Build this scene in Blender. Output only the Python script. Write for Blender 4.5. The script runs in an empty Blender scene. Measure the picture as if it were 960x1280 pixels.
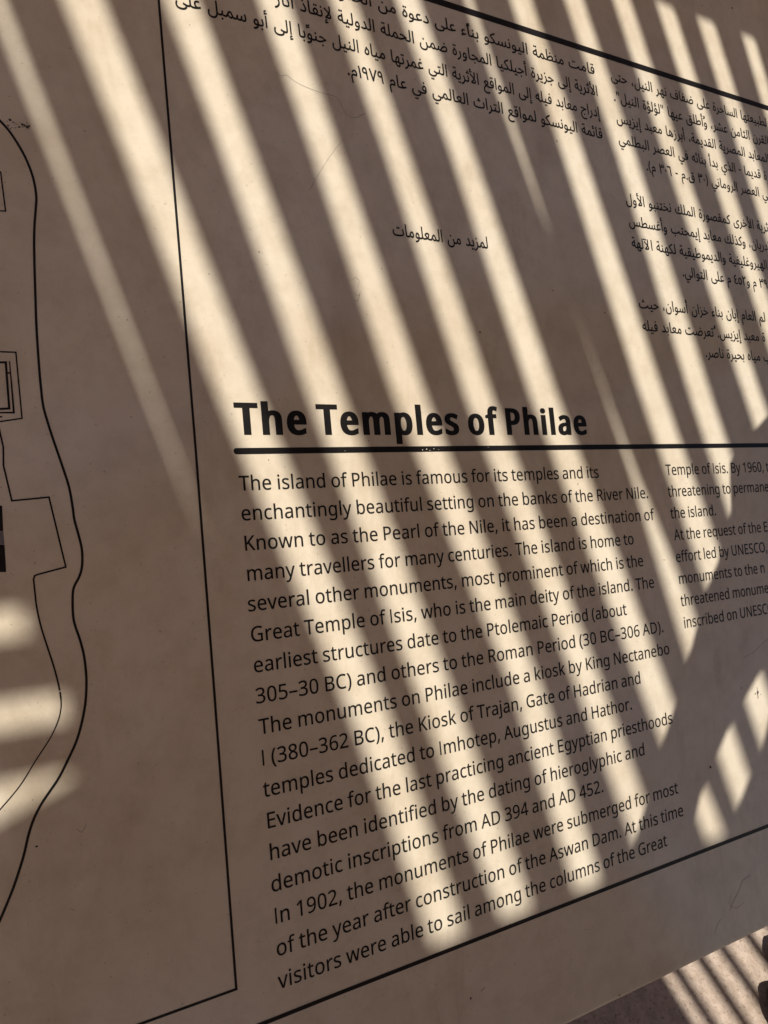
import bpy, math, random, unicodedata
from mathutils import Vector, Matrix
from mathutils.geometry import tessellate_polygon, delaunay_2d_cdt

scene = bpy.context.scene
COL = scene.collection
random.seed(7)

# ---------------------------------------------------------------- frame of the place
# Everything on the board is laid out in "lines" (the pitch of the English text), 18 mm each:
# X along the board, Y up the board, Z out of its face. The board leans back by TILT.
U = 0.018
TILT = math.radians(45)
EY = Vector((0, math.sin(TILT), math.cos(TILT)))
EZ = Vector((0, -math.cos(TILT), math.sin(TILT)))
EX = Vector((1, 0, 0))
GROUND_GAP = 40.0
H0 = (21.1 * math.cos(TILT) + GROUND_GAP) * U          # height of the first text line's left end
ORIGIN = Vector((0, 0, H0))
UP = Vector((0, math.cos(TILT), math.sin(TILT)))       # world up seen in board axes

def W(x, y, z=0.0):
    return ORIGIN + (EX * x + EY * y + EZ * z) * U

BASIS = Matrix((EX, EY, EZ)).transposed()

# ---------------------------------------------------------------- camera
cam_d = bpy.data.cameras.new('camera')
cam = bpy.data.objects.new('camera', cam_d)
COL.objects.link(cam)
cam_d.sensor_fit = 'VERTICAL'
cam_d.sensor_height = 36.0
cam_d.lens = 1005.16 / 1280 * 36.0
cam_d.clip_start = 0.01
cam_d.clip_end = 500
ax, ay, az = 0.11849685, -0.51479884, -0.10661149
rot = (Matrix.Rotation(az, 3, 'Z') @ Matrix.Rotation(ay, 3, 'Y') @ Matrix.Rotation(ax, 3, 'X'))
cam.matrix_world = Matrix.Translation(W(-9.21450995, -2.89308266, 25.3349711)) @ (BASIS @ rot).to_4x4()
scene.camera = cam

# ---------------------------------------------------------------- sun and sky
SLOPE, MZ, SY = 0.335, 0.33, 0.55
S = Vector((-(SLOPE * SY + MZ), SY, 1.0))              # towards the sun, board axes
sun_dir = (BASIS @ S).normalized()
sun_d = bpy.data.lights.new('sun', 'SUN')
sun_d.energy = 4.35
sun_d.angle = math.radians(0.53)
sun_d.color = (1.0, 0.965, 0.885)
sun = bpy.data.objects.new('sun', sun_d)
COL.objects.link(sun)
sun.rotation_euler = sun_dir.to_track_quat('Z', 'Y').to_euler()
sun.location = (0, 0, 6)

world = bpy.data.worlds.new('World')
scene.world = world
world.use_nodes = True
wn = world.node_tree
wn.nodes.clear()
sky = wn.nodes.new('ShaderNodeTexSky')
sky.sky_type = 'NISHITA'
sky.sun_disc = False
sky.sun_elevation = math.asin(sun_dir.z)
sky.sun_rotation = math.atan2(sun_dir.x, sun_dir.y)
bg = wn.nodes.new('ShaderNodeBackground')
bg.inputs['Strength'].default_value = 0.055
wo = wn.nodes.new('ShaderNodeOutputWorld')
wn.links.new(sky.outputs[0], bg.inputs[0])
wn.links.new(bg.outputs[0], wo.inputs[0])

vs = scene.view_settings
vs.view_transform = 'Standard'
vs.look = 'None'
vs.exposure = 0.12
vs.gamma = 1.0
vs.use_curve_mapping = False

# ---------------------------------------------------------------- materials
class Nodes:
    def __init__(self, name):
        self.m = bpy.data.materials.new(name)
        self.m.use_nodes = True
        self.t = self.m.node_tree
        self.b = self.t.nodes['Principled BSDF']
        self.co = self.t.nodes.new('ShaderNodeTexCoord').outputs['Object']
    def new(self, kind, **kw):
        n = self.t.nodes.new(kind)
        for k, v in kw.items():
            setattr(n, k, v)
        return n
    def link(self, a, b):
        self.t.links.new(a, b)
    def noise(self, scale, detail=4, rough=0.55, stretch=None, dist=0.0):
        n = self.new('ShaderNodeTexNoise')
        n.inputs['Scale'].default_value = scale
        n.inputs['Detail'].default_value = detail
        n.inputs['Roughness'].default_value = rough
        n.inputs['Distortion'].default_value = dist
        if stretch:
            mp = self.new('ShaderNodeMapping')
            mp.inputs['Scale'].default_value = stretch
            self.link(self.co, mp.inputs['Vector'])
            self.link(mp.outputs[0], n.inputs['Vector'])
        else:
            self.link(self.co, n.inputs['Vector'])
        return n.outputs['Fac']
    def ramp(self, fac, stops):
        r = self.new('ShaderNodeValToRGB')
        e = r.color_ramp.elements
        e[0].position, e[0].color = stops[0][0], (*stops[0][1], 1)
        e[1].position, e[1].color = stops[-1][0], (*stops[-1][1], 1)
        for p, c in stops[1:-1]:
            x = e.new(p)
            x.color = (*c, 1)
        self.link(fac, r.inputs[0])
        return r.outputs[0]
    def mul(self, a, b, fac=1.0):
        m = self.new('ShaderNodeMixRGB', blend_type='MULTIPLY')
        m.inputs[0].default_value = fac
        self.link(a, m.inputs[1])
        self.link(b, m.inputs[2])
        return m.outputs[0]
    def bump(self, h, strength, dist):
        b = self.new('ShaderNodeBump')
        b.inputs['Strength'].default_value = strength
        b.inputs['Distance'].default_value = dist
        self.link(h, b.inputs['Height'])
        self.link(b.outputs[0], self.b.inputs['Normal'])
    def done(self, col=None, rough=0.5, spec=0.5):
        if col is not None:
            self.link(col, self.b.inputs['Base Color'])
        if isinstance(rough, float):
            self.b.inputs['Roughness'].default_value = rough
        else:
            self.link(rough, self.b.inputs['Roughness'])
        self.b.inputs['Specular IOR Level'].default_value = spec
        return self.m

def g3(v):
    return (v, v, v)

def mat_board():
    n = Nodes('printed board')
    c = n.ramp(n.noise(9, 5, 0.6), [(0.3, (0.76, 0.655, 0.505)), (0.7, (0.81, 0.71, 0.565))])
    c = n.mul(c, n.ramp(n.noise(38, 6, 0.7), [(0.30, (0.87, 0.85, 0.82)), (0.56, g3(1.0))]))            # handling grime
    c = n.mul(c, n.ramp(n.noise(3.2, 5, 0.65, dist=0.6), [(0.30, (0.88, 0.84, 0.80)), (0.5, g3(1.0))]))
    c = n.mul(c, n.ramp(n.noise(420, 2, 0.5), [(0.25, g3(0.70)), (0.31, g3(1.0))]))           # dust specks
    c = n.mul(c, n.ramp(n.noise(5, 6, 0.7, stretch=(2.2, 0.7, 1), dist=1.2), [(0.30, (0.87, 0.84, 0.80)), (0.48, g3(1.0))]))   # wiped streaks
    r = n.ramp(n.noise(14, 5, 0.6), [(0.3, g3(0.15)), (0.7, g3(0.24))])
    n.bump(n.noise(900, 2, 0.5), 0.04, 0.0004)
    return n.done(c, r, 1.0)

def mat_plain(name, a, b, scale, rough, spec=0.5, bump=None):
    n = Nodes(name)
    c = n.ramp(n.noise(scale, 5, 0.6), [(0.3, a), (0.7, b)])
    if bump:
        n.bump(n.noise(*bump[:2]), bump[2], bump[3])
    return n.done(c, rough, spec)

def mat_wood(name, a, b):
    n = Nodes(name)
    f = n.noise(14, 6, 0.65, stretch=(9, 0.6, 9), dist=0.8)
    c = n.ramp(f, [(0.3, a), (0.7, b)])
    c = n.mul(c, n.ramp(n.noise(3, 4), [(0.3, g3(0.7)), (0.7, g3(1.0))]))
    n.bump(f, 0.4, 0.002)
    return n.done(c, 0.8, 0.2)

def mat_ground():
    n = Nodes('sandy concrete')
    c = n.ramp(n.noise(3.0, 6, 0.65), [(0.3, (0.54, 0.42, 0.33)), (0.7, (0.64, 0.51, 0.415))])
    c = n.mul(c, n.ramp(n.noise(55, 6, 0.7), [(0.35, (0.72, 0.69, 0.66)), (0.6, g3(1.0))]))
    c = n.mul(c, n.ramp(n.noise(160, 3, 0.6), [(0.32, (0.55, 0.5, 0.47)), (0.42, g3(1.0))]))
    n.bump(n.noise(120, 6, 0.7), 0.6, 0.004)
    return n.done(c, 0.9, 0.2)

M_BOARD = mat_board()
M_INK = mat_plain('black print', (0.008, 0.007, 0.007), (0.016, 0.014, 0.013), 60, 0.40, 0.3)
M_LINE = mat_plain('black print line', (0.008, 0.007, 0.007), (0.014, 0.012, 0.012), 60, 0.40, 0.3)
M_GREYINK = mat_plain('grey print', (0.17, 0.155, 0.16), (0.21, 0.195, 0.20), 60, 0.42, 0.45)
M_EDGE = mat_plain('board edge', (0.10, 0.09, 0.085), (0.16, 0.15, 0.14), 60, 0.6)
M_METAL = mat_plain('painted steel', (0.05, 0.045, 0.04), (0.08, 0.07, 0.065), 20, 0.45)
M_DIRT = mat_plain('dark dirt', (0.05, 0.04, 0.033), (0.10, 0.08, 0.06), 300, 0.85, 0.1)
M_SCRATCH = mat_plain('scratch', (0.20, 0.165, 0.13), (0.34, 0.29, 0.24), 200, 0.7, 0.2)
M_GROUND = mat_ground()
M_WOOD = mat_wood('weathered timber', (0.22, 0.13, 0.07), (0.36, 0.23, 0.14))
M_BEAM = mat_wood('dark timber', (0.34, 0.20, 0.10), (0.48, 0.30, 0.17))
M_STONE = mat_plain('dark brown stone', (0.014, 0.008, 0.005), (0.030, 0.017, 0.010), 30, 0.75, 0.25, (60, 5, 0.5, 0.004))

# ---------------------------------------------------------------- object helpers
def mesh_obj(name, verts, faces, mat, parent=None, smooth=False):
    me = bpy.data.meshes.new(name)
    me.from_pydata([tuple(v) for v in verts], [], faces)
    me.update()
    if mat:
        me.materials.append(mat)
    if smooth:
        for p in me.polygons:
            p.use_smooth = True
    o = bpy.data.objects.new(name, me)
    COL.objects.link(o)
    if parent is not None:
        o.parent = parent
    return o

def tag(o, label=None, cat=None, group=None, kind=None):
    for k, v in (('label', label), ('category', cat), ('group', group), ('kind', kind)):
        if v:
            o[k] = v
    return o

def bevel(o, w, seg=2):
    b = o.modifiers.new('bevel', 'BEVEL')
    b.width = w
    b.segments = seg
    b.limit_method = 'ANGLE'
    return o

def prism_between(bottom, top):
    """Closed solid from two matching loops of points."""
    n = len(bottom)
    tri = tessellate_polygon([bottom])
    verts = list(bottom) + list(top)
    faces = []
    nb = Vector((0, 0, 0))
    for i in range(n):
        nb += Vector(bottom[i]).cross(Vector(bottom[(i + 1) % n]))
    d = Vector(top[0]) - Vector(bottom[0])
    flip = nb.dot(d) < 0
    for a, b, c in tri:
        t = (a, b, c)
        nn = (Vector(bottom[b]) - Vector(bottom[a])).cross(Vector(bottom[c]) - Vector(bottom[a]))
        if nn.dot(d) > 0:
            t = (a, c, b)
        faces.append(t)
        faces.append(tuple(n + q for q in reversed(t)))
    for i in range(n):
        j = (i + 1) % n
        f = (i, j, n + j, n + i)
        faces.append(tuple(reversed(f)) if flip else f)
    return verts, faces

# ---------------------------------------------------------------- ground
g = mesh_obj('ground', [(-200, -200, 0), (200, -200, 0), (200, 200, 0), (-200, 200, 0)], [(0, 1, 2, 3)], M_GROUND)
tag(g, 'pinkish sandy concrete ground striped by slat shadows below the board', 'ground', kind='structure')

# ---------------------------------------------------------------- the information board
XL, XR, YB, YT, TH = -40.0, 62.0, -21.12, 34.0, 0.55
def local(x, y, z=0.0):
    return (x * U, y * U, z * U)

board = mesh_obj('information_board',
                 [local(x, y, z) for z in (-TH, 0) for x, y in ((XL, YB), (XR, YB), (XR, YT), (XL, YT))],
                 [(3, 2, 1, 0), (4, 5, 6, 7), (0, 1, 5, 4), (1, 2, 6, 5), (2, 3, 7, 6), (3, 0, 4, 7)], M_BOARD)
board.data.materials.append(M_EDGE)
for p in board.data.polygons:
    if p.index >= 2 or p.index == 0:
        p.material_index = 1
bevel(board, 0.0012, 2)
board.matrix_world = Matrix.Translation(ORIGIN) @ BASIS.to_4x4()
tag(board, 'cream bilingual information board with black Arabic and English print about temples, crossed by slat shadows', 'information board')

INK_Z = 0.00012 / U

def part(name, verts, faces, mat, label=None, parent=None):
    o = mesh_obj(name, verts, faces, mat, parent or board)
    if label:
        o['label'] = label
    return o

# ---- lettering -------------------------------------------------
LATIN = {
    34: (335, ((145, 579, 128, 360, 69, 360, 52, 579), (292, 579, 275, 360, 215, 360, 198, 579),)),
    40: (249, ((32, 220, 35, 285, 45, 350, 61, 412, 84, 471, 115, 526, 153, 579, 235, 578, 197, 517, 169, 462, 147, 404, 132, 344, 123, 283, 119, 221, 123, 160, 132, 99, 148, 40, 169, -17, 196, -71, 235, -132, 153, -133, 115, -81, 84, -27, 61, 31, 45, 92, 35, 155),)),
    41: (249, ((224, 220, 221, 155, 212, 92, 196, 31, 173, -27, 142, -81, 103, -133, 22, -132, 60, -71, 88, -17, 109, 40, 125, 99, 134, 160, 137, 221, 134, 283, 125, 344, 109, 404, 88, 462, 60, 517, 21, 578, 103, 579, 142, 526, 173, 471, 196, 412, 212, 350, 221, 285),)),
    44: (223, ((170, 85, 151, 21, 126, -45, 99, -109, 31, -109, 49, -36, 63, 32, 74, 99, 161, 99),)),
    46: (223, ((58, 43, 62, 70, 74, 89, 93, 100, 115, 103, 137, 100, 157, 89, 169, 70, 173, 43, 169, 17, 157, -2, 138, -14, 115, -17, 92, -14, 74, -2, 62, 17),)),
    48: (467, ((435, 287, 433, 220, 425, 161, 411, 111, 391, 68, 374, 44, 353, 23, 329, 7, 302, -5, 271, -12, 236, -14, 194, -10, 156, 3, 124, 23, 98, 51, 76, 86, 60, 126, 49, 174, 42, 228, 39, 287, 41, 347, 48, 400, 59, 448, 74, 488, 94, 523, 121, 551, 153, 571, 192, 583, 237, 587, 279, 583, 317, 571, 349, 551, 376, 523, 398, 488, 414, 448, 426, 400, 433, 347), (126, 287, 129, 216, 137, 158, 147, 126, 159, 101, 174, 82, 191, 69, 212, 61, 237, 58, 261, 61, 282, 68, 300, 82, 314, 100, 327, 126, 336, 158, 345, 216, 348, 287, 345, 358, 336, 416, 327, 447, 314, 472, 300, 491, 282, 505, 261, 513, 237, 515, 212, 513, 191, 505, 174, 491, 159, 472, 147, 447, 137, 416, 129, 358),)),
    49: (467, ((301, -6, 216, -6, 216, 400, 216, 440, 217, 470, 222, 488, 208, 472, 182, 449, 115, 395, 69, 453, 231, 579, 301, 579),)),
    50: (467, ((433, -6, 38, -6, 38, 61, 191, 215, 264, 292, 289, 325, 307, 355, 318, 388, 322, 424, 319, 452, 310, 475, 295, 492, 277, 504, 254, 512, 229, 514, 191, 511, 159, 501, 127, 483, 89, 456, 43, 514, 97, 552, 128, 567, 159, 578, 193, 584, 229, 587, 263, 585, 296, 578, 325, 567, 350, 552, 371, 534, 388, 512, 400, 487, 407, 459, 410, 428, 405, 384, 391, 342, 367, 301, 337, 262, 260, 180, 144, 65, 144, 70, 433, 70),)),
    51: (467, ((411, 439, 408, 402, 396, 370, 378, 343, 353, 322, 322, 306, 293, 297, 293, 303, 330, 296, 366, 280, 394, 259, 413, 231, 425, 199, 429, 163, 426, 130, 418, 100, 405, 72, 386, 47, 361, 26, 330, 8, 293, -4, 250, -12, 201, -14, 116, -7, 78, 2, 36, 20, 37, 98, 84, 79, 123, 67, 164, 60, 202, 57, 247, 61, 282, 70, 307, 85, 325, 107, 336, 133, 339, 164, 337, 186, 331, 204, 322, 219, 300, 237, 270, 249, 233, 257, 187, 259, 123, 259, 123, 332, 187, 332, 229, 335, 263, 344, 289, 360, 308, 380, 319, 405, 323, 434, 320, 458, 311, 478, 297, 494, 278, 506, 255, 513, 227, 515, 174, 509, 130, 493, 80, 464, 37, 523, 78, 549, 120, 568, 170, 582, 226, 587, 283, 582, 330, 568, 366, 544, 391, 514, 406, 479),)),
    52: (467, ((459, 124, 375, 124, 375, -6, 291, -6, 291, 124, 17, 124, 17, 192, 289, 582, 375, 582, 375, 199, 459, 199), (291, 374, 292, 412, 293, 445, 294, 474, 295, 494, 305, 494, 290, 464, 272, 434, 105, 198, 291, 199),)),
    53: (467, ((229, 357, 267, 355, 303, 348, 335, 336, 363, 320, 386, 300, 405, 276, 418, 249, 426, 218, 429, 183, 426, 144, 417, 109, 403, 78, 382, 51, 357, 28, 326, 10, 291, -4, 250, -11, 207, -14, 163, -12, 123, -6, 85, 4, 51, 20, 52, 100, 94, 79, 130, 68, 170, 61, 208, 58, 246, 61, 278, 71, 304, 86, 324, 109, 333, 128, 339, 150, 341, 176, 337, 209, 326, 236, 308, 258, 283, 273, 249, 283, 205, 286, 155, 282, 105, 273, 64, 300, 86, 579, 389, 579, 389, 502, 161, 502, 149, 350, 177, 354),)),
    54: (467, ((44, 245, 51, 343, 61, 391, 75, 436, 95, 476, 122, 513, 145, 534, 172, 553, 202, 568, 235, 578, 273, 584, 314, 587, 352, 585, 393, 578, 393, 505, 351, 515, 316, 517, 282, 515, 253, 509, 228, 499, 206, 486, 188, 470, 173, 451, 155, 418, 142, 378, 135, 336, 131, 297, 123, 297, 152, 330, 174, 344, 199, 355, 229, 362, 263, 364, 296, 362, 327, 355, 355, 343, 379, 326, 399, 306, 416, 281, 428, 252, 435, 220, 437, 184, 434, 146, 427, 111, 414, 80, 397, 52, 375, 29, 348, 10, 318, -3, 284, -11, 247, -14, 205, -10, 167, 2, 132, 22, 102, 50, 77, 87, 59, 131, 48, 183), (246, 57, 275, 61, 300, 71, 321, 87, 338, 111, 348, 144, 351, 184, 348, 217, 339, 245, 325, 268, 305, 284, 280, 294, 249, 297, 216, 293, 187, 283, 164, 266, 146, 245, 135, 222, 132, 198, 133, 173, 139, 147, 148, 123, 161, 102, 178, 83, 198, 69, 220, 60),)),
    56: (467, ((237, 587, 286, 583, 329, 570, 355, 558, 376, 541, 393, 522, 406, 499, 414, 473, 416, 443, 412, 410, 401, 381, 383, 356, 359, 334, 311, 303, 369, 269, 396, 246, 417, 218, 430, 186, 435, 148, 432, 117, 424, 88, 411, 63, 392, 40, 369, 21, 342, 6, 311, -5, 276, -12, 239, -14, 199, -12, 163, -6, 130, 5, 103, 20, 80, 38, 62, 60, 49, 86, 42, 114, 39, 146, 44, 184, 56, 216, 76, 244, 102, 268, 132, 289, 154, 300, 109, 332, 88, 355, 71, 380, 61, 410, 58, 444, 60, 473, 68, 499, 81, 521, 99, 541, 120, 557, 145, 570, 188, 582), (124, 145, 127, 120, 137, 98, 152, 80, 174, 66, 202, 57, 237, 54, 271, 57, 299, 66, 321, 80, 337, 99, 346, 121, 350, 148, 346, 173, 336, 194, 319, 213, 296, 230, 235, 260, 225, 263, 195, 249, 171, 233, 151, 215, 136, 195, 127, 172), (236, 518, 210, 515, 188, 509, 169, 498, 155, 483, 146, 464, 143, 441, 146, 415, 156, 394, 171, 377, 192, 362, 240, 338, 285, 361, 303, 376, 318, 394, 327, 416, 330, 441, 327, 464, 319, 483, 305, 498, 286, 509, 263, 515),)),
    57: (467, ((433, 328, 426, 230, 416, 181, 402, 136, 382, 96, 355, 60, 332, 38, 305, 19, 275, 5, 241, -6, 204, -12, 162, -14, 124, -12, 82, -5, 82, 68, 124, 59, 160, 56, 195, 58, 224, 64, 248, 73, 280, 94, 304, 121, 322, 154, 335, 194, 342, 236, 345, 275, 353, 275, 324, 243, 303, 228, 277, 217, 247, 210, 212, 208, 180, 210, 149, 218, 122, 230, 97, 246, 77, 267, 61, 291, 49, 320, 42, 351, 40, 387, 43, 426, 50, 461, 63, 493, 81, 521, 103, 544, 130, 562, 160, 576, 194, 584, 231, 587, 273, 583, 311, 570, 346, 550, 376, 521, 400, 485, 418, 441, 429, 389), (231, 515, 202, 512, 178, 502, 156, 485, 140, 461, 129, 428, 126, 388, 129, 355, 137, 327, 151, 304, 171, 288, 196, 279, 228, 276, 261, 279, 290, 290, 313, 307, 331, 327, 342, 351, 346, 375, 338, 425, 329, 449, 316, 471, 300, 489, 280, 503, 257, 512),)),
    65: (520, ((439, -6, 370, 171, 155, 171, 87, -6, -2, -6, 226, 581, 303, 581, 530, -6), (283, 412, 275, 435, 264, 470, 263, 488, 262, 466, 253, 436, 246, 412, 184, 247, 344, 247),)),
    66: (529, ((250, 579, 316, 575, 372, 564, 417, 546, 449, 518, 468, 479, 475, 431, 472, 398, 462, 369, 446, 344, 423, 323, 394, 308, 366, 300, 366, 304, 395, 297, 428, 284, 455, 264, 476, 238, 490, 205, 494, 163, 491, 129, 483, 99, 469, 72, 450, 48, 426, 29, 397, 14, 363, 2, 327, -4, 287, -6, 78, -6, 78, 579), (264, 335, 306, 337, 338, 345, 359, 357, 373, 373, 381, 395, 384, 423, 381, 450, 370, 471, 354, 486, 329, 496, 296, 503, 252, 505, 166, 505, 166, 335), (166, 263, 166, 67, 273, 67, 317, 70, 350, 79, 373, 94, 388, 115, 398, 139, 401, 168, 398, 196, 388, 219, 372, 237, 348, 251, 314, 260, 268, 263),)),
    67: (515, ((331, 511, 290, 507, 253, 496, 220, 478, 193, 453, 171, 420, 155, 382, 144, 337, 141, 286, 143, 242, 151, 202, 163, 165, 179, 134, 201, 108, 226, 88, 256, 73, 291, 64, 330, 61, 401, 68, 476, 86, 476, 11, 403, -8, 320, -14, 263, -10, 213, 3, 169, 23, 132, 52, 102, 87, 79, 129, 62, 176, 52, 229, 49, 287, 53, 350, 67, 407, 82, 443, 100, 475, 123, 504, 147, 527, 178, 549, 212, 565, 248, 577, 289, 584, 332, 587, 376, 584, 418, 578, 458, 567, 500, 550, 466, 478, 400, 502, 367, 509),)),
    68: (593, ((552, 292, 548, 231, 536, 176, 516, 128, 488, 88, 453, 54, 411, 28, 362, 9, 306, -2, 246, -6, 78, -6, 78, 579, 262, 579, 318, 575, 370, 564, 417, 545, 457, 520, 491, 488, 517, 449, 537, 403, 549, 351), (460, 290, 458, 336, 449, 378, 436, 412, 417, 441, 393, 464, 365, 482, 332, 495, 295, 502, 252, 505, 166, 505, 166, 68, 235, 68, 305, 74, 360, 92, 404, 123, 435, 166, 454, 221),)),
    69: (454, ((414, -6, 78, -6, 78, 579, 414, 579, 414, 503, 166, 503, 166, 336, 399, 336, 399, 262, 166, 262, 166, 69, 414, 69),)),
    71: (592, ((326, 308, 540, 308, 540, 18, 487, 2, 440, -7, 389, -12, 331, -14, 273, -10, 222, 2, 176, 23, 138, 51, 106, 86, 81, 127, 63, 175, 53, 228, 49, 286, 53, 344, 65, 397, 85, 444, 112, 486, 147, 521, 189, 549, 238, 570, 293, 582, 354, 587, 401, 584, 446, 578, 488, 567, 534, 550, 502, 476, 427, 502, 389, 509, 350, 511, 308, 508, 271, 499, 237, 484, 209, 464, 185, 438, 165, 407, 152, 371, 143, 331, 140, 286, 143, 244, 150, 204, 162, 167, 179, 136, 201, 110, 229, 89, 262, 73, 302, 64, 348, 61, 411, 65, 452, 73, 452, 232, 326, 232),)),
    72: (602, ((532, -6, 443, -6, 443, 261, 166, 261, 166, -6, 78, -6, 78, 579, 166, 579, 166, 336, 443, 336, 443, 579, 532, 579),)),
    73: (232, ((80, 0, 80, 584, 153, 584, 153, 0),)),
    75: (504, ((515, -5, 415, -6, 215, 263, 166, 220, 166, -6, 78, -6, 78, 579, 166, 579, 162, 301, 202, 350, 251, 404, 407, 579, 507, 577, 278, 323),)),
    78: (617, ((548, -6, 450, -6, 144, 470, 154, 470, 157, 432, 159, 378, 160, 320, 160, -6, 78, -6, 78, 579, 174, 579, 480, 105, 470, 105, 468, 137, 466, 193, 464, 249, 464, 579, 548, 579),)),
    79: (634, ((593, 287, 589, 223, 576, 164, 562, 129, 545, 97, 524, 68, 500, 45, 472, 24, 440, 8, 403, -5, 364, -12, 322, -14, 278, -12, 238, -5, 201, 8, 168, 25, 140, 45, 115, 70, 95, 97, 78, 129, 65, 165, 53, 223, 49, 288, 52, 345, 62, 398, 78, 444, 101, 485, 131, 520, 169, 549, 213, 570, 264, 583, 322, 587, 378, 583, 428, 571, 472, 550, 509, 521, 539, 486, 563, 444, 580, 397, 590, 345), (141, 287, 143, 242, 150, 202, 161, 164, 176, 133, 196, 108, 221, 87, 249, 72, 283, 64, 322, 61, 360, 64, 394, 72, 422, 87, 446, 107, 466, 133, 481, 164, 493, 202, 499, 242, 501, 287, 496, 353, 482, 409, 457, 454, 423, 486, 379, 505, 322, 512, 283, 509, 249, 500, 221, 486, 196, 466, 176, 440, 161, 409, 150, 372, 143, 332),)),
    80: (493, ((238, 579, 307, 574, 364, 558, 407, 533, 437, 498, 454, 455, 460, 404, 457, 369, 448, 335, 433, 303, 409, 274, 377, 251, 335, 232, 284, 221, 224, 217, 166, 217, 166, -6, 78, -6, 78, 579), (231, 505, 166, 505, 166, 291, 216, 291, 264, 294, 303, 302, 324, 311, 340, 322, 353, 336, 362, 354, 368, 376, 370, 401, 366, 434, 355, 460, 337, 479, 311, 493, 276, 502),)),
    82: (507, ((244, 579, 289, 577, 329, 571, 365, 560, 395, 545, 419, 526, 437, 503, 450, 476, 458, 445, 460, 410, 456, 367, 443, 331, 423, 303, 398, 281, 369, 263, 348, 254, 506, -5, 405, -6, 267, 231, 166, 231, 166, -6, 78, -6, 78, 579), (240, 504, 166, 504, 166, 304, 244, 304, 284, 306, 316, 315, 340, 329, 356, 349, 366, 375, 370, 407, 366, 439, 356, 464, 338, 482, 314, 494, 281, 501),)),
    83: (448, ((419, 153, 416, 120, 407, 90, 393, 63, 373, 40, 348, 21, 319, 6, 284, -5, 247, -12, 206, -14, 144, -11, 89, -1, 41, 15, 41, 97, 122, 71, 165, 63, 209, 61, 247, 63, 277, 71, 300, 84, 317, 101, 327, 122, 330, 147, 327, 171, 319, 191, 304, 209, 280, 225, 201, 259, 134, 289, 108, 306, 86, 326, 70, 349, 58, 374, 50, 402, 48, 435, 51, 465, 59, 492, 72, 516, 91, 537, 113, 554, 140, 568, 186, 582, 239, 587, 285, 584, 327, 578, 365, 567, 406, 552, 380, 478, 308, 502, 274, 509, 237, 511, 206, 509, 181, 502, 162, 490, 148, 475, 140, 456, 137, 434, 140, 409, 148, 388, 163, 371, 185, 356, 257, 324, 304, 305, 345, 283, 377, 259, 400, 230, 410, 208, 417, 182),)),
    84: (454, ((275, -6, 187, -6, 187, 503, 8, 503, 8, 579, 453, 579, 453, 503, 275, 503),)),
    85: (594, ((529, 202, 527, 163, 518, 127, 505, 93, 485, 62, 460, 36, 429, 15, 391, -1, 348, -11, 298, -14, 231, -7, 174, 13, 129, 47, 97, 91, 78, 143, 72, 203, 72, 579, 160, 579, 160, 202, 164, 159, 176, 124, 196, 97, 223, 77, 258, 65, 302, 61, 333, 63, 360, 68, 382, 78, 401, 91, 416, 108, 427, 127, 438, 162, 442, 202, 442, 579, 529, 579),)),
    97: (458, ((239, 443, 289, 439, 330, 427, 361, 406, 384, 377, 397, 339, 401, 293, 401, -6, 335, -6, 321, 55, 329, 55, 293, 18, 270, 4, 245, -6, 215, -12, 180, -14, 142, -10, 107, 0, 77, 19, 55, 45, 45, 67, 39, 92, 37, 120, 43, 160, 60, 195, 90, 223, 132, 244, 185, 257, 251, 263, 316, 265, 316, 284, 313, 316, 306, 340, 294, 355, 279, 366, 259, 372, 235, 374, 204, 372, 173, 364, 109, 339, 83, 403, 121, 420, 157, 432, 197, 440), (260, 202, 213, 197, 178, 189, 154, 178, 139, 162, 129, 143, 126, 119, 128, 98, 135, 82, 146, 70, 168, 59, 197, 55, 229, 58, 257, 67, 281, 83, 300, 105, 311, 135, 315, 172, 315, 204),)),
    98: (501, ((155, 461, 154, 410, 151, 379, 142, 379, 162, 402, 192, 423, 217, 434, 247, 441, 280, 443, 333, 437, 378, 417, 415, 385, 443, 340, 460, 283, 465, 215, 463, 167, 455, 126, 443, 90, 425, 58, 404, 32, 378, 12, 348, -2, 316, -11, 280, -14, 247, -12, 217, -5, 192, 6, 162, 27, 143, 49, 148, 49, 133, -6, 68, -6, 68, 615, 155, 615), (268, 372, 241, 371, 219, 365, 201, 357, 186, 344, 175, 328, 166, 307, 157, 267, 155, 217, 155, 214, 158, 166, 166, 126, 180, 95, 201, 74, 230, 61, 269, 57, 302, 61, 328, 74, 348, 96, 364, 127, 373, 167, 376, 216, 373, 265, 364, 304, 349, 335, 328, 356, 301, 368),)),
    99: (393, ((249, -14, 210, -11, 175, -3, 142, 10, 114, 30, 89, 55, 70, 85, 56, 122, 47, 164, 44, 213, 47, 263, 56, 307, 71, 344, 91, 375, 116, 400, 146, 420, 179, 433, 215, 441, 254, 444, 319, 437, 376, 418, 350, 348, 298, 364, 251, 370, 226, 368, 204, 362, 186, 353, 170, 340, 157, 323, 146, 302, 136, 262, 133, 213, 136, 167, 146, 127, 157, 106, 170, 89, 185, 76, 203, 67, 224, 61, 248, 59, 280, 61, 307, 66, 367, 87, 367, 11, 314, -8),)),
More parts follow.
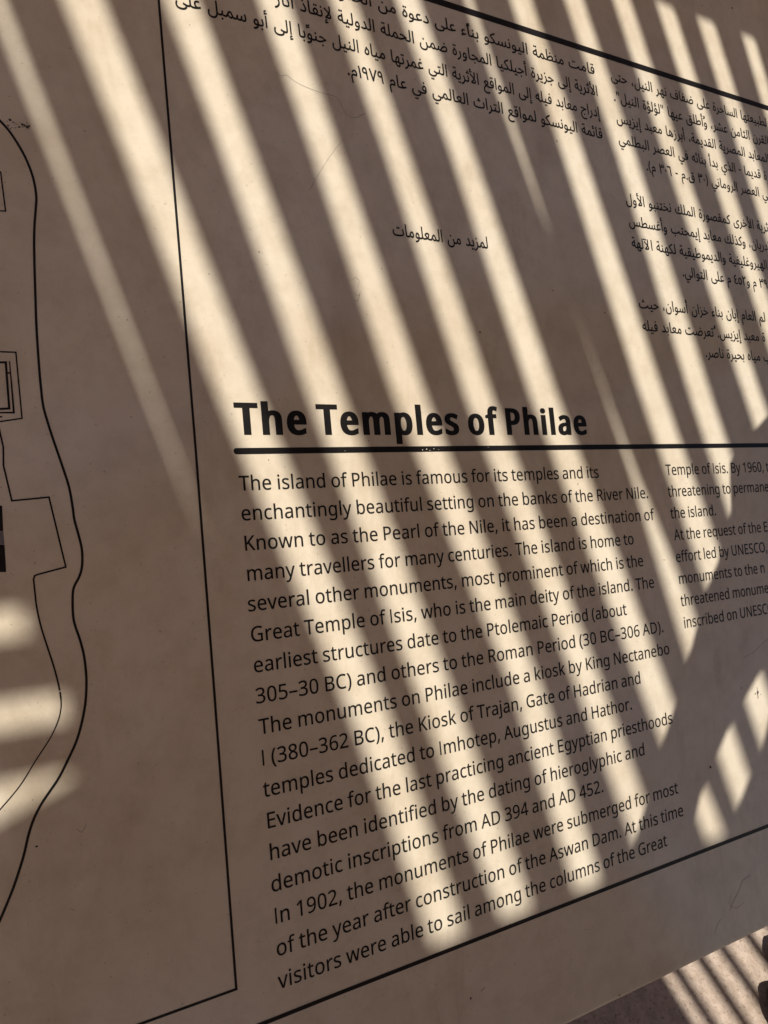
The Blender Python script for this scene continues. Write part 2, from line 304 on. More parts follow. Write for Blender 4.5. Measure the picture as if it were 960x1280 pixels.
    100: (501, ((228, -14, 176, -8, 131, 12, 93, 44, 66, 89, 50, 146, 44, 214, 50, 283, 66, 340, 94, 385, 131, 417, 177, 437, 229, 444, 262, 442, 291, 435, 316, 424, 337, 411, 367, 380, 359, 380, 356, 405, 354, 438, 354, 615, 441, 615, 441, -6, 369, -6, 359, 52, 367, 52, 337, 20, 316, 6, 291, -5, 262, -12), (240, 57, 278, 60, 308, 72, 329, 91, 343, 119, 352, 155, 355, 201, 355, 213, 352, 262, 344, 302, 330, 334, 309, 356, 279, 369, 239, 373, 207, 369, 182, 355, 161, 331, 145, 299, 136, 259, 133, 213, 136, 166, 145, 127, 161, 96, 181, 74, 208, 61),)),
    101: (460, ((242, 444, 279, 441, 312, 433, 342, 419, 368, 399, 389, 376, 406, 348, 418, 317, 425, 282, 427, 244, 427, 195, 134, 195, 138, 157, 150, 122, 169, 94, 194, 74, 225, 62, 263, 58, 300, 60, 332, 65, 408, 91, 408, 16, 338, -7, 301, -12, 259, -14, 218, -11, 181, -3, 146, 12, 116, 32, 91, 58, 71, 89, 56, 125, 47, 165, 44, 212, 47, 258, 55, 298, 68, 335, 87, 367, 110, 394, 137, 415, 169, 431, 204, 441), (241, 374, 213, 371, 188, 361, 168, 344, 152, 321, 141, 292, 136, 263, 337, 263, 335, 291, 327, 320, 313, 343, 295, 360, 271, 370),)),
    102: (284, ((282, 369, 174, 369, 174, -6, 87, -6, 87, 369, 12, 369, 12, 412, 87, 436, 87, 457, 92, 508, 104, 549, 117, 571, 134, 589, 155, 603, 192, 615, 235, 620, 284, 615, 328, 603, 306, 536, 269, 546, 236, 550, 217, 547, 202, 541, 190, 529, 181, 512, 176, 488, 174, 458, 174, 436, 282, 436),)),
    103: (501, ((228, 444, 271, 440, 309, 427, 343, 406, 367, 379, 360, 379, 370, 436, 441, 436, 441, -7, 439, -47, 432, -81, 420, -112, 403, -138, 381, -160, 353, -177, 321, -189, 283, -196, 240, -198, 154, -192, 117, -183, 78, -169, 78, -91, 121, -109, 158, -119, 200, -126, 244, -128, 276, -125, 303, -115, 325, -98, 342, -75, 352, -47, 355, -12, 355, 4, 356, 32, 357, 51, 367, 51, 343, 24, 311, 3, 273, -10, 229, -14, 175, -7, 129, 13, 92, 47, 65, 93, 49, 148, 44, 214, 49, 279, 65, 334, 92, 380, 129, 415, 175, 437), (238, 372, 217, 371, 199, 365, 183, 355, 162, 333, 146, 302, 136, 262, 133, 213, 136, 165, 146, 126, 161, 95, 182, 73, 208, 60, 240, 56, 269, 58, 292, 64, 312, 73, 328, 88, 340, 107, 349, 132, 354, 162, 356, 197, 356, 214, 353, 266, 343, 307, 333, 328, 320, 345, 305, 357, 275, 369),)),
    104: (504, ((155, 430, 154, 399, 151, 376, 143, 376, 156, 394, 177, 412, 200, 425, 227, 435, 254, 441, 282, 443, 331, 439, 373, 426, 396, 412, 414, 394, 428, 372, 439, 346, 445, 315, 447, 280, 447, -6, 361, -6, 361, 275, 358, 306, 351, 331, 339, 349, 322, 362, 301, 370, 272, 372, 244, 371, 221, 365, 203, 356, 187, 343, 175, 327, 166, 306, 158, 268, 155, 222, 155, -6, 68, -6, 68, 615, 155, 615),)),
    105: (215, ((155, 436, 155, -6, 68, -6, 68, 436), (112, 597, 131, 594, 147, 584, 158, 568, 161, 546, 158, 525, 147, 509, 131, 499, 112, 495, 92, 498, 76, 509, 66, 525, 62, 546, 66, 568, 76, 584, 92, 594),)),
    106: (215, ((26, -199, -11, -196, -44, -187, -44, -118, -10, -126, 16, -128, 37, -125, 53, -116, 61, -105, 66, -89, 68, -66, 68, 436, 155, 436, 155, -64, 151, -102, 142, -135, 124, -162, 99, -182, 67, -194), (62, 546, 66, 568, 76, 584, 92, 594, 112, 597, 131, 594, 147, 584, 158, 568, 161, 546, 158, 525, 147, 509, 131, 499, 112, 495, 92, 498, 76, 509, 66, 525),)),
    107: (436, ((154, 291, 153, 257, 151, 227, 141, 227, 155, 244, 174, 269, 192, 289, 330, 436, 428, 434, 252, 246, 440, -5, 339, -6, 193, 190, 154, 156, 154, -6, 68, -6, 68, 615, 154, 615),)),
    108: (215, ((155, -6, 68, -6, 68, 615, 155, 615),)),
    109: (758, ((548, 444, 594, 440, 633, 426, 663, 404, 684, 373, 697, 331, 701, 280, 701, -6, 615, -6, 615, 276, 613, 307, 606, 331, 595, 350, 580, 362, 561, 370, 536, 372, 500, 369, 473, 358, 453, 339, 439, 313, 430, 279, 427, 237, 427, -6, 342, -6, 342, 276, 339, 307, 332, 331, 321, 350, 306, 362, 287, 370, 261, 372, 236, 371, 216, 365, 199, 356, 185, 343, 174, 327, 165, 307, 157, 268, 155, 223, 155, -6, 68, -6, 68, 436, 140, 436, 151, 377, 143, 377, 156, 395, 175, 413, 197, 427, 222, 436, 274, 444, 306, 442, 336, 436, 362, 425, 384, 410, 401, 391, 411, 372, 405, 372, 419, 391, 440, 411, 464, 425, 505, 439),)),
    110: (504, ((283, 444, 332, 440, 373, 426, 406, 404, 429, 373, 442, 331, 447, 280, 447, -6, 361, -6, 361, 275, 358, 306, 351, 331, 339, 349, 322, 362, 301, 370, 273, 372, 232, 368, 202, 356, 181, 335, 167, 306, 158, 269, 155, 223, 155, -6, 68, -6, 68, 436, 140, 436, 151, 377, 143, 377, 157, 395, 178, 413, 201, 427, 228, 436),)),
    111: (493, ((458, 216, 454, 164, 444, 119, 426, 80, 402, 47, 372, 21, 336, 1, 295, -10, 249, -14, 207, -10, 167, 2, 132, 21, 102, 47, 77, 80, 59, 119, 48, 164, 44, 216, 47, 262, 55, 302, 69, 338, 88, 370, 111, 396, 140, 417, 174, 432, 211, 441, 252, 444, 291, 441, 327, 432, 360, 417, 388, 396, 413, 370, 432, 339, 446, 302, 455, 262), (133, 216, 136, 169, 146, 129, 156, 107, 169, 89, 185, 75, 204, 65, 226, 59, 251, 57, 276, 59, 298, 65, 317, 75, 333, 89, 346, 107, 356, 129, 366, 169, 369, 216, 366, 263, 356, 302, 345, 323, 332, 341, 316, 354, 298, 364, 276, 370, 250, 372, 213, 368, 184, 355, 162, 332, 146, 301, 136, 262),)),
    112: (501, ((281, 444, 333, 437, 378, 418, 415, 386, 443, 341, 460, 285, 465, 216, 463, 169, 455, 127, 443, 91, 426, 59, 404, 33, 378, 13, 349, -2, 316, -11, 280, -14, 247, -12, 218, -5, 193, 6, 172, 20, 143, 49, 150, 49, 153, 21, 155, -16, 155, -198, 68, -198, 68, 436, 141, 436, 151, 377, 143, 377, 172, 409, 193, 423, 218, 435, 247, 442), (268, 372, 231, 369, 203, 357, 188, 346, 176, 330, 167, 311, 158, 275, 155, 229, 155, 216, 157, 168, 166, 127, 175, 106, 187, 88, 202, 74, 220, 64, 242, 59, 269, 57, 292, 59, 311, 65, 328, 76, 349, 100, 364, 133, 373, 172, 376, 217, 373, 262, 364, 300, 348, 332, 327, 355, 301, 368),)),
    113: (501, ((354, -9, 355, 25, 358, 52, 366, 52, 346, 29, 316, 6, 290, -5, 261, -12, 227, -14, 176, -8, 131, 12, 94, 44, 66, 89, 50, 146, 44, 214, 47, 262, 54, 303, 67, 340, 84, 371, 106, 397, 132, 417, 162, 432, 194, 441, 229, 444, 263, 442, 292, 435, 317, 423, 347, 401, 368, 377, 359, 377, 370, 436, 441, 436, 441, -198, 354, -198), (241, 57, 278, 60, 307, 71, 321, 83, 333, 98, 343, 117, 352, 154, 355, 199, 355, 213, 352, 263, 343, 303, 329, 334, 308, 356, 278, 369, 239, 373, 207, 369, 181, 355, 160, 331, 145, 299, 136, 259, 133, 213, 136, 166, 145, 127, 161, 96, 182, 74, 208, 61),)),
    114: (339, ((276, 444, 303, 443, 336, 438, 325, 361, 295, 366, 272, 368, 250, 365, 229, 358, 209, 346, 191, 331, 176, 311, 164, 287, 157, 260, 155, 229, 155, -6, 68, -6, 68, 436, 141, 436, 149, 357, 140, 357, 171, 398, 193, 417, 218, 431, 246, 441),)),
    115: (392, ((364, 119, 362, 92, 354, 67, 342, 46, 325, 28, 304, 13, 279, 1, 235, -10, 185, -14, 142, -12, 106, -7, 74, 2, 42, 16, 42, 93, 114, 66, 150, 58, 186, 55, 217, 57, 241, 62, 258, 71, 270, 82, 277, 96, 280, 112, 278, 126, 272, 138, 261, 150, 243, 162, 179, 190, 106, 223, 78, 241, 58, 263, 45, 291, 41, 324, 46, 359, 62, 389, 88, 413, 123, 430, 163, 440, 210, 444, 249, 442, 286, 436, 357, 412, 328, 345, 265, 366, 235, 372, 205, 374, 169, 371, 144, 361, 133, 352, 127, 341, 124, 328, 127, 313, 134, 301, 146, 290, 164, 280, 229, 252, 302, 220, 328, 201, 348, 179, 360, 151),)),
    116: (297, ((220, 56, 252, 59, 288, 67, 288, 1, 250, -10, 208, -14, 173, -11, 141, -2, 114, 16, 92, 42, 82, 64, 76, 92, 74, 125, 74, 369, 13, 369, 13, 412, 76, 441, 104, 534, 160, 534, 160, 436, 285, 436, 285, 369, 160, 369, 160, 127, 162, 104, 168, 86, 178, 72, 190, 63, 204, 58),)),
    117: (504, ((443, 436, 443, -6, 371, -6, 360, 51, 369, 51, 355, 33, 334, 16, 310, 2, 284, -7, 228, -14, 178, -10, 137, 3, 114, 17, 96, 35, 82, 57, 71, 83, 65, 113, 63, 148, 63, 436, 151, 436, 151, 153, 153, 123, 161, 98, 173, 80, 189, 67, 211, 59, 238, 57, 266, 58, 290, 64, 309, 73, 324, 86, 336, 103, 345, 123, 354, 161, 357, 206, 357, 436),)),
    118: (415, ((165, -6, -2, 436, 90, 436, 182, 179, 196, 140, 209, 98, 216, 69, 206, 69, 214, 98, 228, 140, 241, 179, 334, 436, 426, 436, 258, -6),)),
    119: (638, ((346, 241, 336, 274, 328, 306, 321, 333, 317, 351, 328, 351, 324, 334, 318, 305, 309, 273, 299, 240, 221, -5, 128, -5, 7, 437, 96, 437, 157, 203, 169, 156, 179, 111, 184, 79, 174, 79, 178, 99, 185, 129, 193, 162, 202, 191, 279, 437, 369, 437, 444, 191, 455, 151, 466, 110, 472, 80, 461, 80, 467, 109, 477, 155, 490, 203, 551, 437, 639, 437, 517, -5, 421, -5),)),
    121: (417, ((-2, 436, 90, 436, 185, 188, 199, 146, 212, 107, 220, 74, 210, 74, 224, 123, 246, 189, 335, 436, 427, 436, 239, -62, 222, -100, 203, -132, 180, -160, 151, -181, 116, -194, 76, -198, 41, -196, 9, -191, 9, -123, 39, -127, 64, -129, 85, -127, 103, -120, 118, -110, 131, -96, 153, -55, 174, -2),)),
    8211: (409, ((32, 178, 32, 252, 385, 252, 385, 178),)),
}
LATIN_BOLD = {
    80: (569, ((275, 573, 359, 567, 429, 549, 478, 522, 510, 487, 528, 445, 534, 397, 531, 363, 522, 330, 506, 300, 481, 271, 445, 247, 397, 226, 334, 213, 261, 209, 240, 209, 240, 0, 78, 0, 78, 573), (267, 479, 240, 479, 240, 303, 252, 303, 289, 305, 315, 310, 336, 319, 354, 336, 365, 361, 370, 394, 366, 423, 355, 446, 341, 462, 310, 474),)),
    84: (530, ((349, 0, 187, 0, 187, 478, 8, 478, 8, 573, 527, 573, 527, 478, 349, 478),)),
    97: (534, ((276, 446, 342, 441, 395, 426, 433, 403, 457, 374, 471, 337, 475, 294, 475, 0, 338, 0, 324, 57, 392, 57, 364, 30, 337, 14, 304, 2, 253, -6, 217, -8, 162, -3, 115, 11, 80, 31, 56, 58, 41, 91, 37, 130, 43, 169, 61, 203, 94, 232, 143, 255, 208, 270, 287, 276, 316, 277, 316, 282, 310, 325, 296, 347, 282, 354, 269, 356, 255, 355, 215, 344, 121, 308, 81, 399, 151, 427, 190, 437, 232, 444), (298, 195, 252, 189, 225, 179, 207, 159, 200, 129, 205, 103, 217, 88, 228, 83, 233, 82, 256, 86, 284, 100, 300, 119, 311, 145, 315, 181, 315, 195),)),
    101: (536, ((279, 447, 354, 439, 411, 417, 451, 385, 479, 346, 496, 299, 501, 248, 501, 189, 209, 189, 212, 166, 223, 134, 241, 109, 262, 94, 281, 87, 302, 85, 336, 87, 349, 89, 482, 132, 482, 28, 394, 1, 339, -6, 295, -8, 217, 0, 153, 22, 105, 56, 71, 99, 51, 153, 44, 216, 50, 279, 69, 333, 99, 378, 142, 413, 201, 438), (281, 355, 264, 353, 241, 337, 220, 304, 213, 277, 336, 277, 335, 290, 327, 316, 315, 336, 299, 350, 287, 355),)),
    102: (360, ((356, 352, 248, 352, 248, 0, 87, 0, 87, 352, 12, 352, 12, 409, 87, 432, 88, 448, 92, 495, 105, 534, 127, 566, 161, 590, 211, 606, 272, 611, 337, 606, 404, 588, 372, 498, 303, 516, 277, 520, 275, 520, 263, 511, 252, 486, 248, 445, 248, 439, 356, 439),)),
    104: (580, ((229, 421, 227, 389, 227, 383, 152, 383, 158, 391, 180, 409, 207, 424, 259, 441, 289, 444, 319, 446, 385, 440, 439, 424, 477, 400, 502, 368, 516, 329, 521, 282, 521, 0, 361, 0, 361, 273, 355, 316, 341, 342, 323, 352, 307, 354, 290, 352, 272, 346, 254, 329, 240, 303, 232, 269, 229, 225, 229, 0, 68, 0, 68, 607, 229, 607),)),
    105: (291, ((229, 439, 229, 0, 68, 0, 68, 439), (150, 591, 194, 584, 219, 570, 232, 552, 235, 530, 232, 508, 219, 491, 195, 476, 150, 468, 103, 476, 78, 491, 66, 509, 62, 530, 66, 552, 78, 570, 104, 584),)),
    108: (291, ((229, 0, 68, 0, 68, 607, 229, 607),)),
    109: (834, ((584, 447, 649, 441, 700, 425, 736, 400, 758, 369, 771, 329, 775, 282, 775, 0, 615, 0, 615, 275, 610, 316, 596, 342, 581, 352, 570, 354, 557, 353, 542, 347, 526, 333, 508, 295, 501, 238, 501, 0, 342, 0, 342, 276, 339, 305, 333, 327, 323, 343, 312, 351, 304, 354, 299, 354, 284, 353, 269, 346, 252, 330, 239, 304, 231, 265, 229, 226, 229, 0, 68, 0, 68, 439, 212, 439, 222, 384, 151, 384, 158, 392, 178, 410, 204, 425, 238, 437, 309, 447, 377, 441, 430, 423, 465, 397, 478, 379, 414, 379, 431, 398, 472, 424, 523, 441),)),
    111: (569, ((532, 220, 528, 171, 517, 128, 500, 91, 475, 59, 442, 32, 400, 11, 348, -3, 286, -8, 227, -3, 176, 11, 136, 32, 103, 59, 78, 91, 59, 128, 48, 171, 44, 220, 50, 283, 69, 337, 100, 381, 146, 415, 209, 438, 289, 447, 367, 438, 428, 415, 473, 381, 506, 337, 525, 284), (207, 220, 210, 177, 220, 141, 235, 112, 255, 94, 274, 86, 288, 84, 302, 86, 321, 94, 341, 112, 356, 141, 366, 177, 369, 220, 366, 263, 356, 299, 340, 327, 321, 345, 302, 352, 287, 354, 272, 352, 254, 345, 235, 327, 214, 282),)),
    112: (577, ((321, 447, 391, 438, 447, 416, 488, 383, 517, 339, 534, 285, 539, 220, 533, 156, 516, 101, 488, 57, 448, 24, 391, 0, 320, -8, 270, -5, 231, 4, 199, 17, 175, 32, 154, 51, 226, 51, 227, 40, 229, 4, 229, -180, 68, -180, 68, 439, 213, 439, 223, 384, 153, 384, 174, 406, 199, 421, 230, 434, 270, 443), (303, 354, 288, 353, 272, 347, 255, 332, 241, 308, 232, 275, 229, 231, 229, 221, 231, 180, 240, 138, 253, 111, 272, 93, 289, 86, 305, 84, 314, 85, 331, 94, 350, 114, 364, 143, 373, 179, 376, 221, 369, 281, 349, 327, 331, 345, 315, 353),)),
    115: (468, ((438, 129, 433, 91, 415, 58, 386, 31, 343, 10, 287, -3, 222, -8, 178, -6, 140, -2, 106, 4, 42, 29, 42, 136, 155, 94, 189, 85, 222, 82, 247, 84, 262, 90, 275, 103, 280, 123, 278, 135, 273, 145, 264, 154, 249, 163, 209, 180, 112, 220, 81, 240, 59, 262, 45, 289, 41, 322, 46, 356, 63, 385, 93, 411, 158, 437, 244, 446, 287, 445, 343, 437, 433, 409, 391, 316, 298, 347, 271, 354, 244, 356, 225, 355, 213, 350, 203, 341, 198, 325, 201, 313, 206, 303, 216, 295, 210, 297, 274, 270, 370, 230, 400, 210, 421, 188, 434, 161),)),
}
ARABIC = {
    45: (199, ((24, 128, 24, 190, 183, 190, 183, 128),)),
    46: (167, ((43, 32, 46, 54, 56, 69, 70, 77, 87, 80, 104, 77, 119, 69, 129, 54, 132, 32, 129, 11, 119, -5, 104, -14, 87, -16, 70, -14, 56, -5, 46, 11),)),
    1548: (202, ((102, -10, 82, -7, 62, 7, 55, 21, 53, 37, 60, 70, 75, 105, 97, 143, 146, 117, 131, 88, 123, 67, 121, 61, 137, 52, 145, 31, 143, 15, 135, 2, 121, -8),)),
    1611: (8, ((25, 409, 24, 458, 172, 501, 172, 452), (25, 347, 24, 396, 172, 439, 172, 389),)),
    1615: (8, ((17, 336, 9, 380, 53, 386, 81, 393, 101, 403, 114, 414, 121, 425, 124, 435, 120, 449, 117, 451, 114, 452, 104, 448, 101, 439, 102, 432, 107, 424, 137, 405, 109, 375, 85, 387, 69, 400, 57, 418, 53, 439, 57, 462, 70, 481, 90, 495, 114, 499, 138, 494, 156, 480, 167, 460, 170, 437, 165, 410, 151, 386, 129, 366, 100, 352, 64, 342),)),
    1632: (183, ((100, 112, 76, 137, 60, 153, 35, 175, 89, 232, 125, 200, 155, 166),)),
    1633: (174, ((147, -3, 83, -11, 81, 29, 76, 88, 69, 165, 59, 248, 46, 327, 29, 396, 91, 414, 113, 326, 128, 231, 138, 137, 144, 56),)),
    1634: (297, ((147, -3, 83, -11, 81, 29, 76, 88, 69, 165, 59, 248, 46, 327, 29, 396, 91, 414, 113, 326, 128, 231, 138, 137, 144, 56), (163, 271, 134, 273, 108, 279, 65, 299, 67, 364, 95, 349, 115, 342, 161, 335, 187, 337, 206, 345, 221, 364, 233, 411, 288, 401, 280, 352, 267, 320, 247, 297, 222, 282, 194, 274),)),
    1635: (354, ((147, -3, 83, -11, 81, 29, 76, 88, 69, 165, 59, 248, 46, 327, 29, 396, 91, 414, 113, 326, 128, 231, 138, 137, 144, 56), (151, 245, 131, 247, 115, 254, 94, 275, 85, 298, 88, 397, 113, 328, 121, 316, 133, 309, 143, 308, 158, 313, 164, 321, 170, 335, 182, 397, 239, 390, 234, 359, 230, 337, 229, 325, 230, 319, 234, 315, 243, 311, 255, 310, 273, 314, 281, 322, 283, 334, 278, 361, 265, 395, 320, 415, 339, 363, 344, 327, 341, 305, 333, 285, 320, 269, 302, 257, 280, 250, 255, 247, 231, 250, 211, 258, 196, 272, 185, 300, 219, 300, 206, 271, 190, 257, 171, 248),)),
    1636: (291, ((277, 74, 295, 17, 236, -5, 171, -11, 131, -8, 98, 0, 70, 15, 50, 34, 37, 59, 33, 87, 36, 111, 46, 139, 67, 169, 93, 191, 69, 200, 54, 211, 43, 226, 36, 243, 33, 262, 35, 283, 42, 304, 54, 325, 71, 345, 92, 365, 118, 383, 148, 399, 191, 415, 213, 354, 156, 330, 122, 308, 103, 285, 98, 266, 102, 255, 120, 246, 149, 242, 197, 247, 202, 191, 160, 168, 134, 148, 116, 130, 105, 115, 98, 89, 100, 77, 107, 68, 118, 61, 134, 56, 176, 51, 213, 54, 245, 62),)),
    1637: (323, ((166, -11, 136, -9, 110, -2, 89, 9, 65, 33, 50, 64, 41, 99, 39, 138, 41, 172, 47, 204, 58, 234, 73, 260, 91, 282, 113, 299, 138, 310, 166, 313, 193, 310, 218, 299, 240, 282, 259, 260, 273, 234, 284, 204, 291, 172, 293, 138, 290, 99, 282, 64, 273, 43, 260, 24, 243, 9, 221, -2, 196, -9), (166, 53, 185, 55, 199, 60, 210, 67, 218, 76, 227, 102, 229, 130, 225, 175, 212, 214, 203, 228, 192, 240, 180, 246, 166, 249, 152, 246, 139, 240, 128, 228, 119, 214, 106, 175, 102, 130, 107, 92, 113, 77, 124, 64, 141, 56),)),
    1638: (307, ((218, -12, 208, 48, 195, 130, 184, 234, 179, 353, 200, 385, 235, 406, 241, 318, 249, 226, 260, 134, 271, 56, 280, -4), (234, 341, 176, 332, 119, 330, 63, 336, 11, 354, 23, 414, 81, 399, 138, 395, 191, 397, 238, 404),)),
    1639: (351, ((145, -12, 157, 45, 182, 135, 215, 232, 250, 327, 288, 417, 349, 392, 314, 310, 281, 228, 250, 145, 225, 68, 206, -2), (148, -13, 126, 66, 101, 147, 73, 231, 43, 313, 9, 396, 72, 420, 109, 326, 143, 236, 173, 146, 194, 61, 207, -2),)),
    1641: (299, ((211, -12, 198, 53, 189, 110, 183, 165, 178, 217, 173, 264, 166, 301, 156, 327, 143, 342, 124, 347, 112, 345, 102, 339, 85, 317, 79, 291, 81, 277, 86, 265, 95, 256, 107, 250, 140, 245, 173, 248, 217, 261, 225, 203, 175, 187, 133, 182, 102, 185, 74, 194, 51, 208, 33, 229, 21, 254, 18, 284, 21, 315, 32, 345, 49, 371, 72, 392, 99, 406, 131, 411, 161, 407, 185, 395, 203, 376, 216, 352, 232, 295, 240, 228, 245, 172, 250, 114, 258, 58, 271, -2),)),
    65152: (252, ((106, 19, 78, 32, 55, 52, 39, 81, 34, 114, 37, 145, 49, 171, 66, 191, 89, 206, 115, 215, 143, 218, 166, 216, 196, 209, 186, 149, 159, 155, 143, 156, 128, 155, 117, 150, 108, 144, 102, 136, 97, 114, 99, 99, 106, 85, 118, 73, 131, 63, 145, 57, 170, 49), (26, -44, 8, 16, 72, 33, 141, 55, 218, 83, 241, 25, 191, 6, 136, -13, 80, -30),)),
    65153: (147, ((53, -8, 42, 390, 106, 390, 117, -8), (114, 431, 80, 438, 53, 450, 34, 455, 19, 451, -3, 433, -38, 462, -2, 496, 16, 504, 34, 507, 64, 501, 89, 489, 114, 484, 129, 486, 155, 499, 181, 463, 140, 436),)),
    65155: (147, ((53, -8, 42, 390, 106, 390, 117, -8), (16, 407, 5, 455, 38, 463, 69, 469, 63, 437, 38, 449, 22, 463, 10, 482, 6, 503, 9, 522, 16, 538, 28, 550, 43, 559, 75, 565, 91, 564, 112, 558, 105, 513, 86, 517, 76, 518, 59, 514, 56, 510, 55, 505, 56, 496, 61, 489, 77, 477, 102, 464, 54, 460, 93, 479, 126, 490, 140, 444, 99, 430, 60, 419),)),
    65158: (288, ((36, -145, 22, -82, 95, -67, 122, -57, 144, -43, 162, -26, 175, -4, 183, 23, 186, 57, 183, 93, 172, 121, 163, 133, 152, 141, 141, 143, 132, 141, 123, 136, 108, 113, 102, 82, 105, 68, 116, 60, 137, 55, 169, 54, 294, 54, 308, 52, 319, 44, 326, 23, 323, 10, 315, -1, 303, -9, 288, -11, 146, -11, 119, -9, 94, -3, 72, 8, 54, 24, 42, 45, 38, 71, 40, 97, 46, 122, 68, 165, 84, 183, 102, 196, 123, 205, 146, 208, 174, 203, 199, 190, 220, 168, 235, 138, 245, 100, 248, 54, 246, 18, 238, -15, 225, -45, 207, -71, 184, -94, 156, -112, 123, -126, 85, -137), (86, 252, 76, 299, 108, 307, 140, 313, 133, 281, 109, 293, 93, 307, 81, 326, 77, 347, 79, 366, 87, 382, 99, 394, 113, 403, 146, 409, 161, 408, 183, 403, 176, 357, 157, 361, 147, 362, 129, 358, 126, 354, 125, 349, 127, 340, 131, 333, 147, 321, 172, 308, 124, 304, 164, 323, 196, 334, 211, 288, 170, 275, 130, 263),)),
    65159: (149, ((55, -8, 42, 431, 106, 431, 119, -8), (41, -189, 30, -142, 62, -134, 94, -128, 88, -160, 63, -148, 47, -134, 35, -115, 31, -94, 34, -75, 41, -59, 53, -47, 68, -38, 100, -32, 116, -33, 137, -39, 130, -84, 111, -80, 101, -79, 84, -83, 81, -87, 80, -92, 81, -101, 85, -108, 101, -120, 127, -133, 79, -137, 118, -118, 151, -107, 165, -153, 124, -166, 85, -178),)),
    65163: (167, ((-1, -11, 7, 53, 58, 57, 71, 62, 78, 68, 83, 79, 85, 96, 80, 130, 68, 173, 49, 226, 112, 249, 129, 198, 141, 149, 146, 106, 141, 62, 124, 28, 96, 6, 57, -7), (24, 295, 13, 343, 46, 350, 77, 356, 71, 325, 47, 336, 31, 350, 19, 369, 15, 390, 17, 409, 25, 425, 36, 437, 51, 446, 83, 453, 99, 451, 121, 446, 114, 401, 95, 405, 85, 406, 67, 401, 64, 398, 63, 392, 64, 384, 69, 377, 85, 364, 110, 351, 62, 347, 101, 366, 134, 377, 148, 332, 107, 318, 68, 306),)),
    65165: (149, ((55, -8, 42, 431, 106, 431, 119, -8),)),
    65166: (180, ((181, -11, 137, -8, 105, 0, 81, 15, 66, 37, 58, 65, 55, 98, 42, 431, 107, 431, 119, 119, 125, 76, 130, 66, 140, 59, 158, 55, 187, 54, 200, 52, 211, 44, 218, 23, 215, 10, 207, -1, 195, -9),)),
    65167: (597, ((230, -20, 249, 44, 373, 48, 455, 59, 481, 68, 499, 79, 509, 92, 512, 107, 504, 158, 480, 228, 541, 249, 558, 201, 570, 157, 575, 117, 571, 82, 558, 53, 535, 28, 501, 10, 456, -4, 398, -13, 326, -19), (242, -21, 189, -19, 145, -14, 107, -5, 76, 8, 51, 26, 32, 48, 21, 76, 18, 108, 20, 139, 27, 172, 37, 211, 97, 195, 89, 167, 84, 143, 82, 122, 86, 96, 96, 77, 115, 63, 147, 53, 193, 46, 260, 44, 276, 4), (296, -133, 282, -130, 269, -122, 261, -110, 258, -96, 261, -82, 269, -70, 281, -61, 296, -58, 310, -61, 322, -70, 331, -82, 333, -96, 331, -110, 322, -122, 310, -130),)),
    65168: (656, ((230, -20, 249, 44, 330, 49, 409, 64, 447, 78, 484, 95, 516, 117, 550, 149, 598, 121, 589, 94, 588, 82, 593, 69, 599, 64, 612, 59, 663, 54, 676, 52, 687, 44, 694, 23, 691, 10, 683, -1, 671, -9, 656, -11, 619, -9, 587, -3, 560, 9, 540, 25, 532, 41, 528, 58, 531, 86, 560, 74, 526, 46, 495, 28, 421, 1, 334, -15), (242, -21, 189, -19, 145, -14, 107, -5, 76, 8, 51, 26, 32, 48, 21, 76, 18, 108, 20, 139, 27, 172, 37, 211, 97, 195, 89, 167, 84, 143, 82, 122, 86, 96, 96, 77, 115, 63, 147, 53, 193, 46, 260, 44, 276, 4), (282, -133, 268, -130, 256, -122, 247, -110, 245, -96, 247, -82, 256, -70, 268, -61, 282, -58, 297, -61, 309, -70, 317, -82, 320, -96, 317, -110, 309, -122, 297, -130),)),
    65169: (167, ((-1, -11, 7, 53, 58, 57, 71, 62, 78, 68, 83, 79, 85, 96, 80, 130, 68, 173, 49, 226, 112, 249, 129, 198, 141, 149, 146, 106, 141, 62, 124, 28, 96, 6, 57, -7), (71, -121, 57, -119, 45, -110, 36, -98, 34, -84, 36, -70, 45, -58, 57, -49, 71, -46, 86, -49, 98, -58, 106, -70, 109, -84, 106, -98, 98, -110, 86, -119),)),
    65170: (211, ((-1, -11, 7, 53, 51, 58, 60, 63, 68, 71, 80, 106, 94, 177, 156, 165, 149, 134, 144, 108, 142, 88, 147, 70, 153, 64, 165, 59, 218, 54, 231, 52, 242, 44, 249, 23, 246, 10, 238, -1, 226, -9, 212, -11, 176, -9, 148, -4, 127, 6, 112, 20, 103, 37, 96, 66, 134, 63, 108, 21, 82, 1, 50, -9), (109, -121, 94, -119, 82, -110, 74, -98, 71, -84, 74, -70, 82, -58, 94, -49, 109, -46, 123, -49, 135, -58, 143, -70, 146, -84, 143, -98, 135, -110, 123, -119),)),
    65171: (248, ((128, -8, 99, -5, 72, 3, 50, 17, 32, 37, 21, 62, 18, 94, 23, 125, 38, 161, 66, 202, 116, 250, 131, 196, 73, 242, 115, 291, 178, 233, 202, 203, 222, 171, 234, 137, 238, 101, 233, 68, 216, 33, 201, 16, 182, 3, 157, -5), (128, 57, 145, 58, 158, 63, 167, 69, 174, 79, 179, 90, 180, 104, 175, 132, 157, 165, 106, 218, 154, 220, 112, 170, 88, 131, 81, 98, 84, 80, 94, 67, 109, 59), (173, 324, 158, 327, 146, 335, 138, 347, 135, 361, 138, 375, 146, 387, 158, 396, 173, 399, 187, 396, 199, 387, 207, 375, 210, 361, 207, 347, 199, 335, 187, 327), (92, 324, 77, 327, 65, 335, 57, 347, 54, 361, 57, 375, 65, 387, 77, 396, 92, 399, 106, 396, 118, 387, 126, 375, 129, 361, 126, 347, 118, 335, 106, 327),)),
